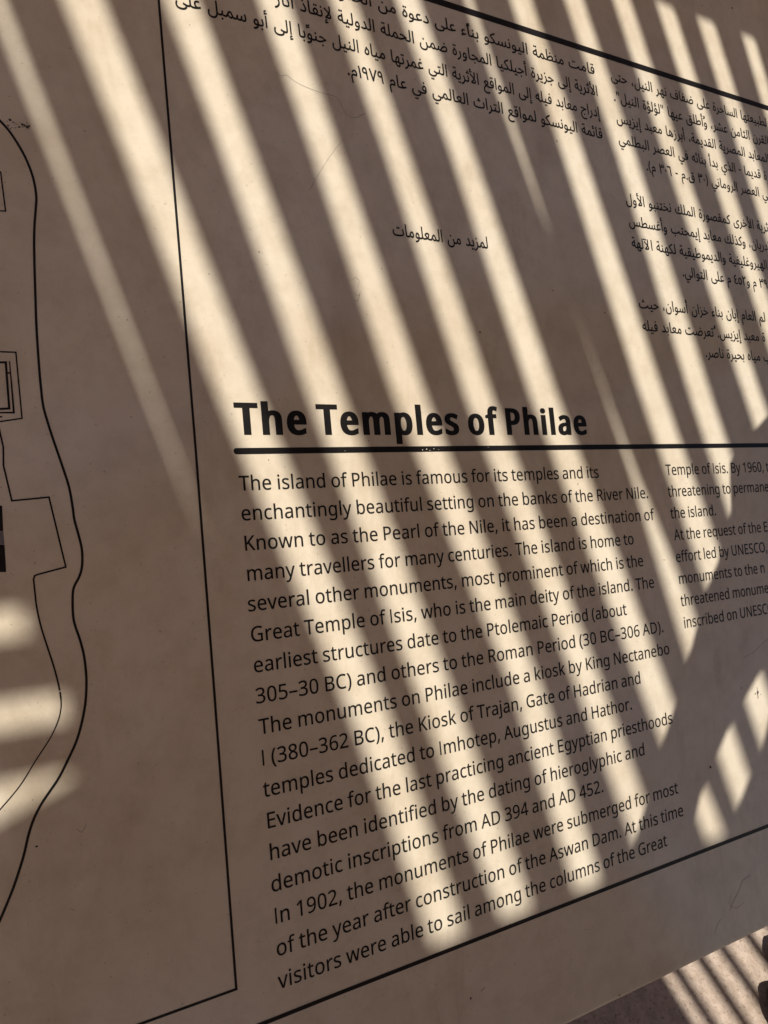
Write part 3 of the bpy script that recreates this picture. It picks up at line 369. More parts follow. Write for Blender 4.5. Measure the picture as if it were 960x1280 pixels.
    65172: (296, ((296, -11, 265, -9, 236, -1, 212, 12, 194, 33, 181, 62, 176, 99, 166, 314, 230, 314, 240, 111, 243, 88, 249, 73, 257, 63, 268, 58, 303, 54, 316, 52, 327, 44, 334, 23, 331, 10, 323, -1, 311, -9), (215, 56, 175, 46, 141, 44, 109, 46, 80, 54, 55, 66, 35, 83, 22, 106, 18, 132, 21, 158, 32, 183, 48, 205, 69, 224, 94, 241, 122, 254, 153, 264, 194, 272, 205, 206, 146, 197, 109, 181, 87, 159, 82, 149, 81, 140, 82, 131, 87, 125, 109, 113, 140, 108, 172, 110, 209, 118), (194, 366, 180, 369, 167, 377, 159, 389, 156, 403, 159, 417, 167, 430, 179, 438, 194, 441, 208, 438, 220, 430, 229, 417, 231, 403, 229, 389, 220, 377, 208, 369), (113, 366, 98, 369, 86, 377, 78, 389, 75, 403, 78, 417, 86, 430, 98, 438, 113, 441, 127, 438, 139, 430, 147, 417, 150, 403, 147, 389, 139, 377, 127, 369),)),
    65173: (597, ((230, -20, 249, 44, 373, 48, 455, 59, 481, 68, 499, 79, 509, 92, 512, 107, 504, 158, 480, 228, 541, 249, 558, 201, 570, 157, 575, 117, 571, 82, 558, 53, 535, 28, 501, 10, 456, -4, 398, -13, 326, -19), (242, -21, 189, -19, 145, -14, 107, -5, 76, 8, 51, 26, 32, 48, 21, 76, 18, 108, 20, 139, 27, 172, 37, 211, 97, 195, 89, 167, 84, 143, 82, 122, 86, 96, 96, 77, 115, 63, 147, 53, 193, 46, 260, 44, 276, 4), (338, 230, 324, 232, 311, 241, 303, 253, 300, 267, 303, 281, 311, 293, 324, 302, 338, 305, 352, 302, 364, 293, 373, 281, 375, 267, 373, 253, 364, 241, 352, 232), (257, 230, 242, 232, 230, 241, 222, 253, 219, 267, 222, 281, 230, 293, 242, 302, 257, 305, 271, 302, 283, 293, 291, 281, 294, 267, 291, 253, 283, 241, 271, 232),)),
    65174: (656, ((230, -20, 249, 44, 330, 49, 409, 64, 447, 78, 484, 95, 516, 117, 550, 149, 598, 121, 589, 94, 588, 82, 593, 69, 599, 64, 612, 59, 663, 54, 676, 52, 687, 44, 694, 23, 691, 10, 683, -1, 671, -9, 656, -11, 619, -9, 587, -3, 560, 9, 540, 25, 532, 41, 528, 58, 531, 86, 560, 74, 526, 46, 495, 28, 421, 1, 334, -15), (242, -21, 189, -19, 145, -14, 107, -5, 76, 8, 51, 26, 32, 48, 21, 76, 18, 108, 20, 139, 27, 172, 37, 211, 97, 195, 89, 167, 84, 143, 82, 122, 86, 96, 96, 77, 115, 63, 147, 53, 193, 46, 260, 44, 276, 4), (339, 230, 324, 232, 312, 241, 304, 253, 301, 267, 304, 281, 312, 293, 324, 302, 339, 305, 353, 302, 365, 293, 373, 281, 376, 267, 373, 253, 365, 241, 353, 232), (258, 230, 243, 232, 231, 241, 223, 253, 220, 267, 223, 281, 231, 293, 243, 302, 258, 305, 272, 302, 284, 293, 292, 281, 295, 267, 292, 253, 284, 241, 272, 232),)),
    65175: (185, ((-1, -11, 7, 53, 67, 56, 81, 60, 90, 67, 95, 78, 97, 96, 92, 130, 80, 173, 61, 226, 124, 249, 141, 198, 153, 149, 158, 106, 156, 77, 149, 53, 138, 32, 121, 16, 100, 3, 74, -5), (137, 292, 123, 295, 110, 303, 102, 315, 99, 330, 102, 344, 110, 356, 123, 365, 137, 367, 152, 365, 164, 356, 172, 344, 174, 330, 172, 315, 163, 303, 151, 295), (56, 292, 41, 295, 29, 303, 21, 315, 18, 330, 21, 344, 29, 356, 41, 365, 56, 367, 70, 365, 82, 356, 90, 344, 93, 330, 90, 315, 82, 303, 70, 295),)),
    65176: (229, ((-1, -11, 7, 53, 58, 58, 70, 63, 78, 72, 92, 107, 106, 177, 168, 165, 161, 134, 156, 108, 154, 87, 155, 73, 161, 64, 184, 57, 236, 54, 249, 52, 260, 44, 267, 23, 264, 10, 256, -1, 244, -9, 230, -11, 170, -7, 134, 6, 117, 28, 108, 66, 146, 63, 120, 21, 93, 1, 56, -9), (166, 221, 152, 223, 139, 232, 131, 244, 128, 258, 131, 272, 139, 284, 152, 293, 166, 296, 181, 293, 193, 284, 201, 272, 203, 258, 201, 244, 192, 232, 180, 223), (85, 221, 70, 223, 58, 232, 50, 244, 47, 258, 50, 272, 58, 284, 70, 293, 85, 296, 99, 293, 111, 284, 120, 272, 122, 258, 119, 244, 111, 232, 99, 223),)),
    65177: (597, ((230, -20, 249, 44, 373, 48, 455, 59, 481, 68, 499, 79, 509, 92, 512, 107, 504, 158, 480, 228, 541, 249, 558, 201, 570, 157, 575, 117, 571, 82, 558, 53, 535, 28, 501, 10, 456, -4, 398, -13, 326, -19), (242, -21, 189, -19, 145, -14, 107, -5, 76, 8, 51, 26, 32, 48, 21, 76, 18, 108, 20, 139, 27, 172, 37, 211, 97, 195, 89, 167, 84, 143, 82, 122, 86, 96, 96, 77, 115, 63, 147, 53, 193, 46, 260, 44, 276, 4), (298, 295, 283, 297, 271, 306, 263, 318, 260, 332, 263, 346, 271, 358, 283, 367, 298, 370, 312, 367, 324, 358, 332, 346, 335, 332, 332, 318, 324, 306, 312, 298), (258, 230, 243, 232, 231, 241, 223, 253, 220, 267, 223, 281, 231, 293, 243, 302, 258, 305, 272, 302, 284, 293, 292, 281, 295, 267, 292, 253, 284, 241, 272, 232), (338, 230, 324, 232, 311, 241, 303, 253, 300, 267, 303, 281, 311, 293, 324, 302, 338, 305, 352, 302, 364, 293, 373, 281, 375, 267, 373, 253, 364, 241, 352, 232),)),
    65178: (656, ((230, -20, 249, 44, 330, 49, 409, 64, 447, 78, 484, 95, 516, 117, 550, 149, 598, 121, 589, 94, 588, 82, 593, 69, 599, 64, 612, 59, 663, 54, 676, 52, 687, 44, 694, 23, 691, 10, 683, -1, 671, -9, 656, -11, 619, -9, 587, -3, 560, 9, 540, 25, 532, 41, 528, 58, 531, 86, 560, 74, 526, 46, 495, 28, 421, 1, 334, -15), (242, -21, 189, -19, 145, -14, 107, -5, 76, 8, 51, 26, 32, 48, 21, 76, 18, 108, 20, 139, 27, 172, 37, 211, 97, 195, 89, 167, 84, 143, 82, 122, 86, 96, 96, 77, 115, 63, 147, 53, 193, 46, 260, 44, 276, 4), (298, 295, 284, 297, 272, 306, 263, 318, 261, 332, 263, 346, 272, 358, 284, 367, 298, 370, 313, 367, 325, 358, 333, 346, 336, 332, 333, 318, 325, 306, 313, 298), (258, 230, 244, 232, 231, 241, 223, 253, 220, 267, 223, 281, 231, 293, 243, 302, 258, 305, 272, 302, 284, 293, 293, 281, 295, 267, 293, 253, 284, 241, 272, 232), (339, 230, 324, 232, 312, 241, 304, 253, 301, 267, 304, 281, 312, 293, 324, 302, 339, 305, 353, 302, 365, 293, 373, 281, 376, 267, 373, 253, 365, 241, 353, 232),)),
    65179: (185, ((-1, -11, 7, 53, 67, 56, 81, 60, 90, 67, 95, 78, 97, 96, 92, 130, 80, 173, 61, 226, 124, 249, 141, 198, 153, 149, 158, 106, 156, 77, 149, 53, 138, 32, 121, 16, 100, 3, 74, -5), (97, 358, 82, 360, 70, 369, 62, 381, 59, 395, 62, 409, 70, 421, 82, 430, 97, 433, 111, 430, 123, 421, 131, 409, 134, 395, 131, 381, 123, 369, 111, 360), (57, 292, 42, 295, 30, 303, 22, 315, 19, 330, 22, 344, 30, 356, 42, 365, 57, 367, 71, 365, 83, 356, 91, 344, 94, 330, 91, 315, 83, 303, 71, 295), (137, 292, 123, 295, 110, 303, 102, 315, 99, 330, 102, 344, 110, 356, 123, 365, 137, 367, 152, 365, 164, 356, 172, 344, 174, 330, 172, 315, 163, 303, 151, 295),)),
    65180: (229, ((-1, -11, 7, 53, 58, 58, 70, 63, 78, 72, 92, 107, 106, 177, 168, 165, 161, 134, 156, 108, 154, 87, 155, 73, 161, 64, 184, 57, 236, 54, 249, 52, 260, 44, 267, 23, 264, 10, 256, -1, 244, -9, 230, -11, 170, -7, 134, 6, 117, 28, 108, 66, 146, 63, 120, 21, 93, 1, 56, -9), (126, 286, 111, 289, 99, 297, 91, 309, 88, 323, 91, 337, 99, 350, 111, 358, 126, 361, 140, 358, 152, 349, 160, 337, 163, 323, 160, 309, 152, 297, 140, 289), (86, 221, 71, 223, 59, 232, 51, 244, 48, 258, 51, 272, 59, 284, 71, 293, 86, 296, 100, 293, 112, 284, 120, 272, 123, 258, 120, 244, 112, 232, 100, 223), (166, 221, 152, 223, 139, 232, 131, 244, 128, 258, 131, 272, 139, 284, 152, 293, 166, 296, 181, 293, 193, 284, 201, 272, 203, 258, 201, 244, 192, 232, 180, 223),)),
    65181: (387, ((215, -76, 201, -73, 189, -65, 180, -53, 178, -39, 180, -24, 189, -12, 201, -4, 215, -1, 230, -4, 242, -12, 250, -24, 253, -39, 250, -53, 242, -65, 230, -73), (221, -242, 180, -239, 140, -232, 104, -219, 71, -201, 44, -178, 23, -148, 10, -114, 6, -74, 9, -39, 16, -6, 29, 26, 47, 55, 69, 83, 95, 108, 126, 130, 160, 150, 198, 167, 251, 180, 238, 156, 201, 168, 168, 179, 133, 187, 92, 189, 62, 187, 29, 179, 18, 238, 60, 251, 100, 255, 151, 249, 192, 237, 233, 223, 279, 210, 341, 205, 354, 205, 355, 141, 288, 134, 226, 115, 166, 85, 140, 66, 117, 44, 98, 20, 83, -7, 74, -36, 71, -68, 74, -94, 83, -117, 97, -135, 116, -150, 139, -162, 166, -170, 227, -176, 285, -170, 351, -151, 374, -205, 331, -223, 294, -233, 258, -240),)),
    65183: (357, ((-1, -11, 6, 53, 73, 58, 130, 72, 183, 93, 225, 115, 198, 132, 155, 147, 106, 152, 89, 151, 73, 149, 47, 144, 34, 205, 74, 214, 106, 217, 137, 215, 164, 209, 211, 190, 250, 169, 284, 151, 318, 144, 337, 144, 342, 86, 310, 84, 289, 79, 248, 61, 205, 38, 155, 15, 91, -4, 52, -9), (173, -118, 159, -116, 147, -107, 138, -95, 136, -81, 138, -67, 147, -55, 159, -46, 173, -43, 188, -46, 200, -55, 208, -67, 211, -81, 208, -95, 200, -107, 188, -116),)),
    65184: (386, ((386, -11, 338, -8, 299, 5, 282, 17, 268, 34, 257, 55, 248, 87, 296, 115, 308, 87, 317, 73, 329, 64, 344, 58, 393, 54, 405, 52, 416, 44, 424, 23, 421, 10, 412, -1, 400, -9), (-1, -11, 6, 53, 73, 58, 130, 72, 183, 93, 225, 115, 198, 132, 155, 147, 106, 152, 89, 151, 73, 149, 47, 144, 34, 205, 74, 214, 106, 217, 137, 215, 164, 209, 211, 190, 250, 169, 284, 151, 318, 144, 337, 144, 342, 86, 310, 84, 289, 79, 248, 61, 205, 38, 155, 15, 91, -4, 52, -9), (163, -118, 148, -116, 136, -107, 128, -95, 125, -81, 128, -67, 136, -55, 148, -46, 163, -43, 177, -46, 189, -55, 197, -67, 200, -81, 197, -95, 189, -107, 177, -116),)),
    65187: (357, ((-1, -11, 6, 53, 73, 58, 130, 72, 183, 93, 225, 115, 198, 132, 155, 147, 106, 152, 89, 151, 73, 149, 47, 144, 34, 205, 74, 214, 106, 217, 137, 215, 164, 209, 211, 190, 250, 169, 284, 151, 318, 144, 337, 144, 342, 86, 310, 84, 289, 79, 248, 61, 205, 38, 155, 15, 91, -4, 52, -9),)),
    65188: (386, ((386, -11, 338, -8, 299, 5, 282, 17, 268, 34, 257, 55, 248, 87, 296, 115, 308, 87, 317, 73, 329, 64, 344, 58, 393, 54, 405, 52, 416, 44, 424, 23, 421, 10, 412, -1, 400, -9), (-1, -11, 6, 53, 73, 58, 130, 72, 183, 93, 225, 115, 198, 132, 155, 147, 106, 152, 89, 151, 73, 149, 47, 144, 34, 205, 74, 214, 106, 217, 137, 215, 164, 209, 211, 190, 250, 169, 284, 151, 318, 144, 337, 144, 342, 86, 310, 84, 289, 79, 248, 61, 205, 38, 155, 15, 91, -4, 52, -9),)),
    65191: (357, ((-1, -11, 6, 53, 73, 58, 130, 72, 183, 93, 225, 115, 198, 132, 155, 147, 106, 152, 89, 151, 73, 149, 47, 144, 34, 205, 74, 214, 106, 217, 137, 215, 164, 209, 211, 190, 250, 169, 284, 151, 318, 144, 337, 144, 342, 86, 310, 84, 289, 79, 248, 61, 205, 38, 155, 15, 91, -4, 52, -9), (107, 262, 92, 264, 80, 273, 72, 285, 69, 299, 72, 313, 80, 325, 92, 334, 107, 337, 121, 334, 133, 325, 141, 313, 144, 299, 141, 285, 133, 273, 121, 264),)),
    65192: (386, ((386, -11, 338, -8, 299, 5, 282, 17, 268, 34, 257, 55, 248, 87, 296, 115, 308, 87, 317, 73, 329, 64, 344, 58, 393, 54, 405, 52, 416, 44, 424, 23, 421, 10, 412, -1, 400, -9), (-1, -11, 6, 53, 73, 58, 130, 72, 183, 93, 225, 115, 198, 132, 155, 147, 106, 152, 89, 151, 73, 149, 47, 144, 34, 205, 74, 214, 106, 217, 137, 215, 164, 209, 211, 190, 250, 169, 284, 151, 318, 144, 337, 144, 342, 86, 310, 84, 289, 79, 248, 61, 205, 38, 155, 15, 91, -4, 52, -9), (101, 262, 86, 264, 74, 273, 66, 285, 63, 299, 66, 313, 74, 325, 86, 334, 101, 337, 115, 334, 127, 325, 136, 313, 138, 299, 135, 285, 127, 273, 115, 264),)),
    65193: (291, ((18, 24, 49, 78, 88, 60, 110, 55, 135, 54, 180, 59, 193, 66, 201, 74, 206, 84, 208, 96, 203, 123, 182, 169, 127, 254, 182, 289, 236, 204, 264, 141, 272, 93, 269, 68, 259, 43, 242, 21, 216, 3, 181, -8, 135, -12, 93, -8, 55, 3),)),
    65194: (323, ((135, 54, 180, 59, 193, 66, 201, 74, 206, 84, 208, 96, 202, 122, 186, 158, 161, 201, 127, 254, 182, 289, 227, 216, 256, 157, 275, 106, 284, 84, 293, 70, 302, 61, 310, 57, 330, 54, 343, 52, 354, 44, 361, 23, 358, 10, 350, -1, 338, -9, 323, -11, 282, -3, 263, 8, 246, 24, 234, 45, 225, 77, 263, 104, 263, 68, 255, 43, 239, 21, 215, 3, 181, -8, 135, -12, 93, -8, 55, 3, 18, 24, 49, 78, 88, 60, 110, 55),)),
    65195: (291, ((18, 24, 49, 78, 88, 60, 110, 55, 135, 54, 180, 59, 193, 66, 201, 74, 206, 84, 208, 96, 203, 123, 182, 169, 127, 254, 182, 289, 236, 204, 264, 141, 272, 93, 269, 68, 259, 43, 242, 21, 216, 3, 181, -8, 135, -12, 93, -8, 55, 3), (136, 324, 121, 327, 109, 335, 101, 347, 98, 361, 101, 375, 109, 387, 121, 396, 136, 399, 150, 396, 162, 387, 170, 375, 173, 361, 170, 347, 162, 335, 150, 327),)),
    65196: (323, ((135, 54, 180, 59, 193, 66, 201, 74, 206, 84, 208, 96, 202, 122, 186, 158, 161, 201, 127, 254, 182, 289, 227, 216, 256, 157, 275, 106, 284, 84, 293, 70, 302, 61, 310, 57, 330, 54, 343, 52, 354, 44, 361, 23, 358, 10, 350, -1, 338, -9, 323, -11, 282, -3, 263, 8, 246, 24, 234, 45, 225, 77, 263, 104, 263, 68, 255, 43, 239, 21, 215, 3, 181, -8, 135, -12, 93, -8, 55, 3, 18, 24, 49, 78, 88, 60, 110, 55), (139, 324, 124, 327, 112, 335, 104, 347, 101, 361, 104, 375, 112, 387, 124, 396, 139, 399, 153, 396, 165, 387, 173, 375, 176, 361, 173, 347, 165, 335, 153, 327),)),
    65197: (226, ((6, -147, -17, -87, 43, -63, 80, -40, 106, -14, 123, 12, 131, 38, 134, 63, 131, 94, 119, 127, 90, 183, 148, 212, 171, 167, 184, 130, 192, 97, 194, 68, 191, 31, 182, -3, 167, -33, 148, -59, 104, -100, 56, -128),)),
    65198: (243, ((6, -148, -17, -88, 29, -70, 61, -53, 86, -35, 105, -16, 118, 4, 127, 24, 134, 64, 131, 91, 122, 119, 90, 183, 148, 212, 172, 163, 187, 125, 198, 92, 207, 73, 217, 61, 230, 56, 250, 54, 262, 52, 273, 44, 281, 23, 278, 10, 270, -1, 258, -9, 243, -11, 217, -9, 197, -1, 180, 11, 169, 27, 157, 71, 192, 56, 187, 12, 173, -24, 152, -55, 127, -82, 98, -105, 68, -123),)),
    65199: (226, ((6, -147, -17, -87, 43, -63, 80, -40, 106, -14, 123, 12, 131, 38, 134, 63, 131, 94, 119, 127, 90, 183, 148, 212, 171, 167, 184, 130, 192, 97, 194, 68, 191, 31, 182, -3, 167, -33, 148, -59, 104, -100, 56, -128), (113, 261, 98, 264, 86, 272, 78, 284, 75, 298, 78, 312, 86, 325, 98, 333, 113, 336, 127, 333, 139, 325, 147, 312, 150, 298, 147, 284, 139, 272, 127, 264),)),
    65200: (243, ((6, -148, -17, -88, 29, -70, 61, -53, 86, -35, 105, -16, 118, 4, 127, 24, 134, 64, 131, 91, 122, 119, 90, 183, 148, 212, 172, 163, 187, 125, 198, 92, 207, 73, 217, 61, 230, 56, 250, 54, 262, 52, 273, 44, 281, 23, 278, 10, 270, -1, 258, -9, 243, -11, 217, -9, 197, -1, 180, 11, 169, 27, 157, 71, 192, 56, 187, 12, 173, -24, 152, -55, 127, -82, 98, -105, 68, -123), (105, 261, 90, 264, 78, 272, 70, 284, 67, 298, 70, 312, 78, 325, 90, 333, 105, 336, 119, 333, 131, 325, 139, 312, 142, 298, 139, 284, 131, 272, 119, 264),)),
    65202: (760, ((194, -146, 159, -143, 127, -136, 97, -124, 71, -108, 49, -87, 32, -62, 21, -33, 18, -1, 21, 31, 29, 67, 46, 115, 103, 92, 91, 54, 84, 27, 82, 4, 86, -22, 97, -43, 115, -59, 137, -71, 165, -78, 195, -81, 231, -79, 260, -72, 283, -62, 301, -50, 313, -35, 321, -19, 328, 16, 324, 63, 314, 108, 299, 161, 362, 178, 378, 121, 384, 98, 398, 67, 405, 61, 414, 57, 438, 54, 455, 56, 469, 68, 482, 101, 495, 176, 556, 165, 551, 132, 546, 101, 544, 78, 547, 66, 559, 57, 590, 54, 613, 57, 627, 64, 635, 77, 638, 97, 638, 124, 636, 158, 630, 209, 690, 213, 698, 127, 711, 81, 720, 68, 731, 60, 746, 55, 767, 54, 780, 52, 791, 44, 798, 23, 795, 10, 787, -1, 775, -9, 761, -11, 734, -8, 711, -1, 692, 12, 677, 28, 666, 46, 659, 76, 689, 69, 677, 37, 664, 17, 647, 4, 627, -5, 585, -11, 560, -9, 539, -4, 522, 5, 510, 19, 501, 36, 495, 65, 535, 63, 509, 18, 495, 5, 477, -4, 435, -11, 401, -6, 376, 9, 361, 30, 356, 65, 394, 26, 381, -37, 368, -66, 348, -92, 322, -114, 288, -131, 245, -142),)),
    65203: (473, ((-1, -11, 7, 53, 43, 56, 51, 60, 58, 67, 72, 99, 91, 173, 150, 156, 143, 126, 138, 100, 136, 78, 138, 68, 144, 61, 157, 56, 180, 54, 207, 56, 214, 60, 221, 67, 233, 101, 247, 176, 308, 165, 302, 132, 298, 101, 296, 78, 299, 66, 310, 57, 342, 54, 369, 58, 378, 62, 384, 69, 388, 81, 390, 97, 388, 121, 380, 151, 354, 226, 417, 249, 434, 198, 446, 149, 451, 106, 449, 79, 444, 55, 434, 35, 422, 18, 406, 5, 386, -4, 342, -11, 315, -9, 293, -4, 275, 5, 262, 19, 253, 36, 246, 65, 286, 64, 271, 31, 258, 13, 242, 1, 223, -6, 173, -11, 139, -6, 121, 2, 105, 15, 94, 35, 87, 69, 124, 73, 111, 36, 96, 15, 78, 2, 57, -6),)),
    65204: (512, ((-1, -11, 7, 53, 43, 56, 51, 60, 58, 67, 72, 99, 91, 173, 150, 156, 140, 114, 136, 78, 139, 65, 152, 57, 180, 54, 207, 56, 214, 60, 221, 67, 233, 101, 247, 176, 308, 165, 302, 132, 298, 101, 296, 78, 299, 66, 310, 57, 342, 54, 365, 57, 379, 64, 387, 77, 390, 97, 389, 124, 387, 158, 382, 209, 441, 213, 450, 127, 463, 81, 471, 68, 482, 60, 497, 55, 519, 54, 532, 52, 543, 44, 550, 23, 547, 10, 539, -1, 527, -9, 512, -11, 473, -5, 444, 12, 423, 36, 411, 76, 440, 69, 429, 37, 416, 17, 399, 4, 379, -5, 337, -11, 311, -9, 291, -4, 274, 5, 261, 19, 253, 36, 246, 65, 286, 64, 271, 31, 258, 13, 242, 1, 223, -6, 173, -11, 139, -6, 121, 2, 105, 15, 94, 35, 87, 69, 124, 73, 111, 36, 96, 15, 78, 2, 57, -6),)),
    65208: (512, ((-1, -11, 7, 53, 43, 56, 51, 60, 58, 67, 72, 99, 91, 173, 150, 156, 140, 114, 136, 78, 139, 65, 152, 57, 180, 54, 207, 56, 214, 60, 221, 67, 233, 101, 247, 176, 308, 165, 302, 132, 298, 101, 296, 78, 299, 66, 310, 57, 342, 54, 365, 57, 379, 64, 387, 77, 390, 97, 389, 124, 387, 158, 382, 209, 441, 213, 450, 127, 463, 81, 471, 68, 482, 60, 497, 55, 519, 54, 532, 52, 543, 44, 550, 23, 547, 10, 539, -1, 527, -9, 512, -11, 473, -5, 444, 12, 423, 36, 411, 76, 440, 69, 429, 37, 416, 17, 399, 4, 379, -5, 337, -11, 311, -9, 291, -4, 274, 5, 261, 19, 253, 36, 246, 65, 286, 64, 271, 31, 258, 13, 242, 1, 223, -6, 173, -11, 139, -6, 121, 2, 105, 15, 94, 35, 87, 69, 124, 73, 111, 36, 96, 15, 78, 2, 57, -6), (264, 315, 249, 318, 237, 326, 228, 338, 226, 352, 228, 366, 237, 379, 249, 387, 264, 390, 278, 387, 290, 379, 298, 366, 301, 352, 298, 338, 290, 326, 278, 318), (223, 250, 209, 252, 196, 261, 188, 273, 185, 287, 188, 301, 196, 313, 209, 322, 223, 325, 237, 322, 249, 313, 258, 301, 260, 287, 258, 273, 249, 261, 237, 252), (304, 250, 289, 252, 277, 261, 269, 273, 266, 287, 269, 301, 277, 313, 289, 322, 304, 325, 318, 322, 330, 313, 338, 301, 341, 287, 338, 273, 330, 261, 318, 252),)),
    65211: (543, ((295, -19, 206, -15, 148, -3, 127, 7, 111, 19, 100, 33, 91, 58, 125, 65, 106, 28, 88, 10, 69, -1, 49, -8, -1, -11, 7, 53, 45, 59, 55, 65, 63, 75, 77, 110, 94, 173, 152, 157, 144, 124, 139, 103, 138, 90, 144, 70, 151, 63, 164, 57, 215, 49, 305, 46, 374, 51, 424, 65, 441, 75, 453, 86, 460, 99, 463, 113, 457, 136, 450, 146, 440, 154, 426, 160, 408, 162, 382, 159, 355, 148, 329, 132, 303, 112, 259, 68, 226, 24, 160, 29, 210, 103, 269, 163, 302, 189, 337, 209, 374, 222, 412, 227, 444, 223, 472, 212, 494, 195, 511, 174, 521, 148, 525, 119, 522, 94, 515, 71, 503, 50, 485, 30, 460, 13, 430, 0, 392, -11, 347, -17),)),
    65212: (571, ((571, -11, 530, -8, 482, 4, 458, 15, 432, 36, 491, 68, 537, 56, 577, 54, 590, 52, 601, 44, 608, 23, 606, 10, 597, -1, 585, -9), (295, -19, 206, -15, 148, -3, 127, 7, 111, 19, 100, 33, 91, 58, 125, 65, 106, 28, 88, 10, 69, -1, 49, -8, -1, -11, 7, 53, 45, 59, 55, 65, 63, 75, 77, 110, 94, 173, 152, 157, 144, 124, 139, 103, 138, 90, 144, 70, 151, 63, 164, 57, 215, 49, 305, 46, 374, 51, 424, 65, 441, 75, 453, 86, 460, 99, 463, 113, 457, 136, 450, 146, 440, 154, 426, 160, 408, 162, 382, 159, 355, 148, 329, 132, 303, 112, 259, 68, 226, 24, 160, 29, 210, 103, 269, 163, 302, 189, 337, 209, 374, 222, 412, 227, 444, 223, 472, 212, 494, 195, 511, 174, 521, 148, 525, 119, 522, 94, 515, 71, 503, 50, 485, 30, 460, 13, 430, 0, 392, -11, 347, -17),)),
    65215: (543, ((295, -19, 206, -15, 148, -3, 127, 7, 111, 19, 100, 33, 91, 58, 125, 65, 106, 28, 88, 10, 69, -1, 49, -8, -1, -11, 7, 53, 45, 59, 55, 65, 63, 75, 77, 110, 94, 173, 152, 157, 144, 124, 139, 103, 138, 90, 144, 70, 151, 63, 164, 57, 215, 49, 305, 46, 374, 51, 424, 65, 441, 75, 453, 86, 460, 99, 463, 113, 457, 136, 450, 146, 440, 154, 426, 160, 408, 162, 382, 159, 355, 148, 329, 132, 303, 112, 259, 68, 226, 24, 160, 29, 210, 103, 269, 163, 302, 189, 337, 209, 374, 222, 412, 227, 444, 223, 472, 212, 494, 195, 511, 174, 521, 148, 525, 119, 522, 94, 515, 71, 503, 50, 485, 30, 460, 13, 430, 0, 392, -11, 347, -17), (395, 272, 380, 274, 368, 283, 359, 295, 357, 309, 359, 323, 368, 335, 380, 344, 395, 347, 409, 344, 421, 335, 429, 323, 432, 309, 429, 295, 421, 283, 409, 274),)),
    65219: (409, ((-1, -11, 7, 54, 138, 54, 226, 58, 286, 71, 306, 80, 319, 91, 326, 104, 329, 119, 323, 137, 306, 155, 292, 160, 274, 162, 248, 159, 221, 148, 195, 132, 170, 112, 125, 68, 92, 24, 26, 29, 76, 103, 135, 163, 168, 189, 203, 209, 240, 222, 278, 227, 310, 223, 338, 212, 360, 195, 377, 174, 387, 148, 391, 118, 385, 88, 369, 58, 351, 39, 326, 23, 296, 11, 237, -3, 164, -9, 70, -11), (59, 45, 44, 431, 108, 431, 120, 94),)),
    65220: (429, ((429, -11, 389, -8, 340, 4, 316, 15, 290, 36, 350, 68, 395, 56, 436, 54, 449, 52, 460, 44, 467, 23, 464, 10, 456, -1, 444, -9), (-1, -11, 7, 54, 138, 54, 226, 58, 286, 71, 306, 80, 319, 91, 326, 104, 329, 119, 323, 137, 306, 155, 292, 160, 274, 162, 248, 159, 221, 148, 195, 132, 170, 112, 125, 68, 92, 24, 26, 29, 76, 103, 135, 163, 168, 189, 203, 209, 240, 222, 278, 227, 310, 223, 338, 212, 360, 195, 377, 174, 387, 148, 391, 118, 385, 88, 369, 58, 351, 39, 326, 23, 296, 11, 237, -3, 164, -9, 70, -11), (59, 45, 44, 431, 108, 431, 120, 94),)),
    65224: (429, ((429, -11, 389, -8, 340, 4, 316, 15, 290, 36, 350, 68, 395, 56, 436, 54, 449, 52, 460, 44, 467, 23, 464, 10, 456, -1, 444, -9), (-1, -11, 7, 54, 138, 54, 226, 58, 286, 71, 306, 80, 319, 91, 326, 104, 329, 119, 323, 137, 306, 155, 292, 160, 274, 162, 248, 159, 221, 148, 195, 132, 170, 112, 125, 68, 92, 24, 26, 29, 76, 103, 135, 163, 168, 189, 203, 209, 240, 222, 278, 227, 310, 223, 338, 212, 360, 195, 377, 174, 387, 148, 391, 118, 385, 88, 369, 58, 351, 39, 326, 23, 296, 11, 237, -3, 164, -9, 70, -11), (59, 45, 44, 431, 108, 431, 120, 94), (249, 272, 234, 274, 222, 283, 214, 295, 211, 309, 214, 323, 222, 335, 234, 344, 249, 347, 263, 344, 275, 335, 283, 323, 286, 309, 283, 295, 275, 283, 263, 274),)),
    65226: (323, ((184, -242, 126, -236, 96, -229, 68, -217, 43, -199, 23, -175, 10, -144, 6, -106, 10, -66, 22, -32, 40, -2, 63, 23, 114, 65, 165, 99, 203, 131, 212, 146, 216, 161, 212, 172, 199, 183, 173, 188, 146, 184, 117, 175, 102, 167, 125, 149, 154, 122, 185, 90, 213, 75, 243, 64, 280, 56, 330, 54, 342, 52, 353, 44, 361, 23, 358, 10, 350, -1, 338, -9, 323, -11, 277, -9, 239, -3, 209, 6, 182, 19, 138, 48, 115, 75, 88, 101, 57, 127, 48, 139, 42, 157, 39, 172, 43, 185, 53, 198, 84, 224, 129, 244, 155, 250, 182, 252, 210, 249, 233, 242, 253, 229, 267, 213, 276, 194, 279, 174, 275, 143, 262, 116, 244, 92, 222, 71, 171, 33, 122, -5, 101, -25, 85, -47, 74, -70, 71, -98, 74, -120, 82, -138, 95, -151, 112, -161, 150, -174, 184, -177, 225, -174, 269, -165, 323, -146, 344, -199, 295, -221, 241, -236),)),
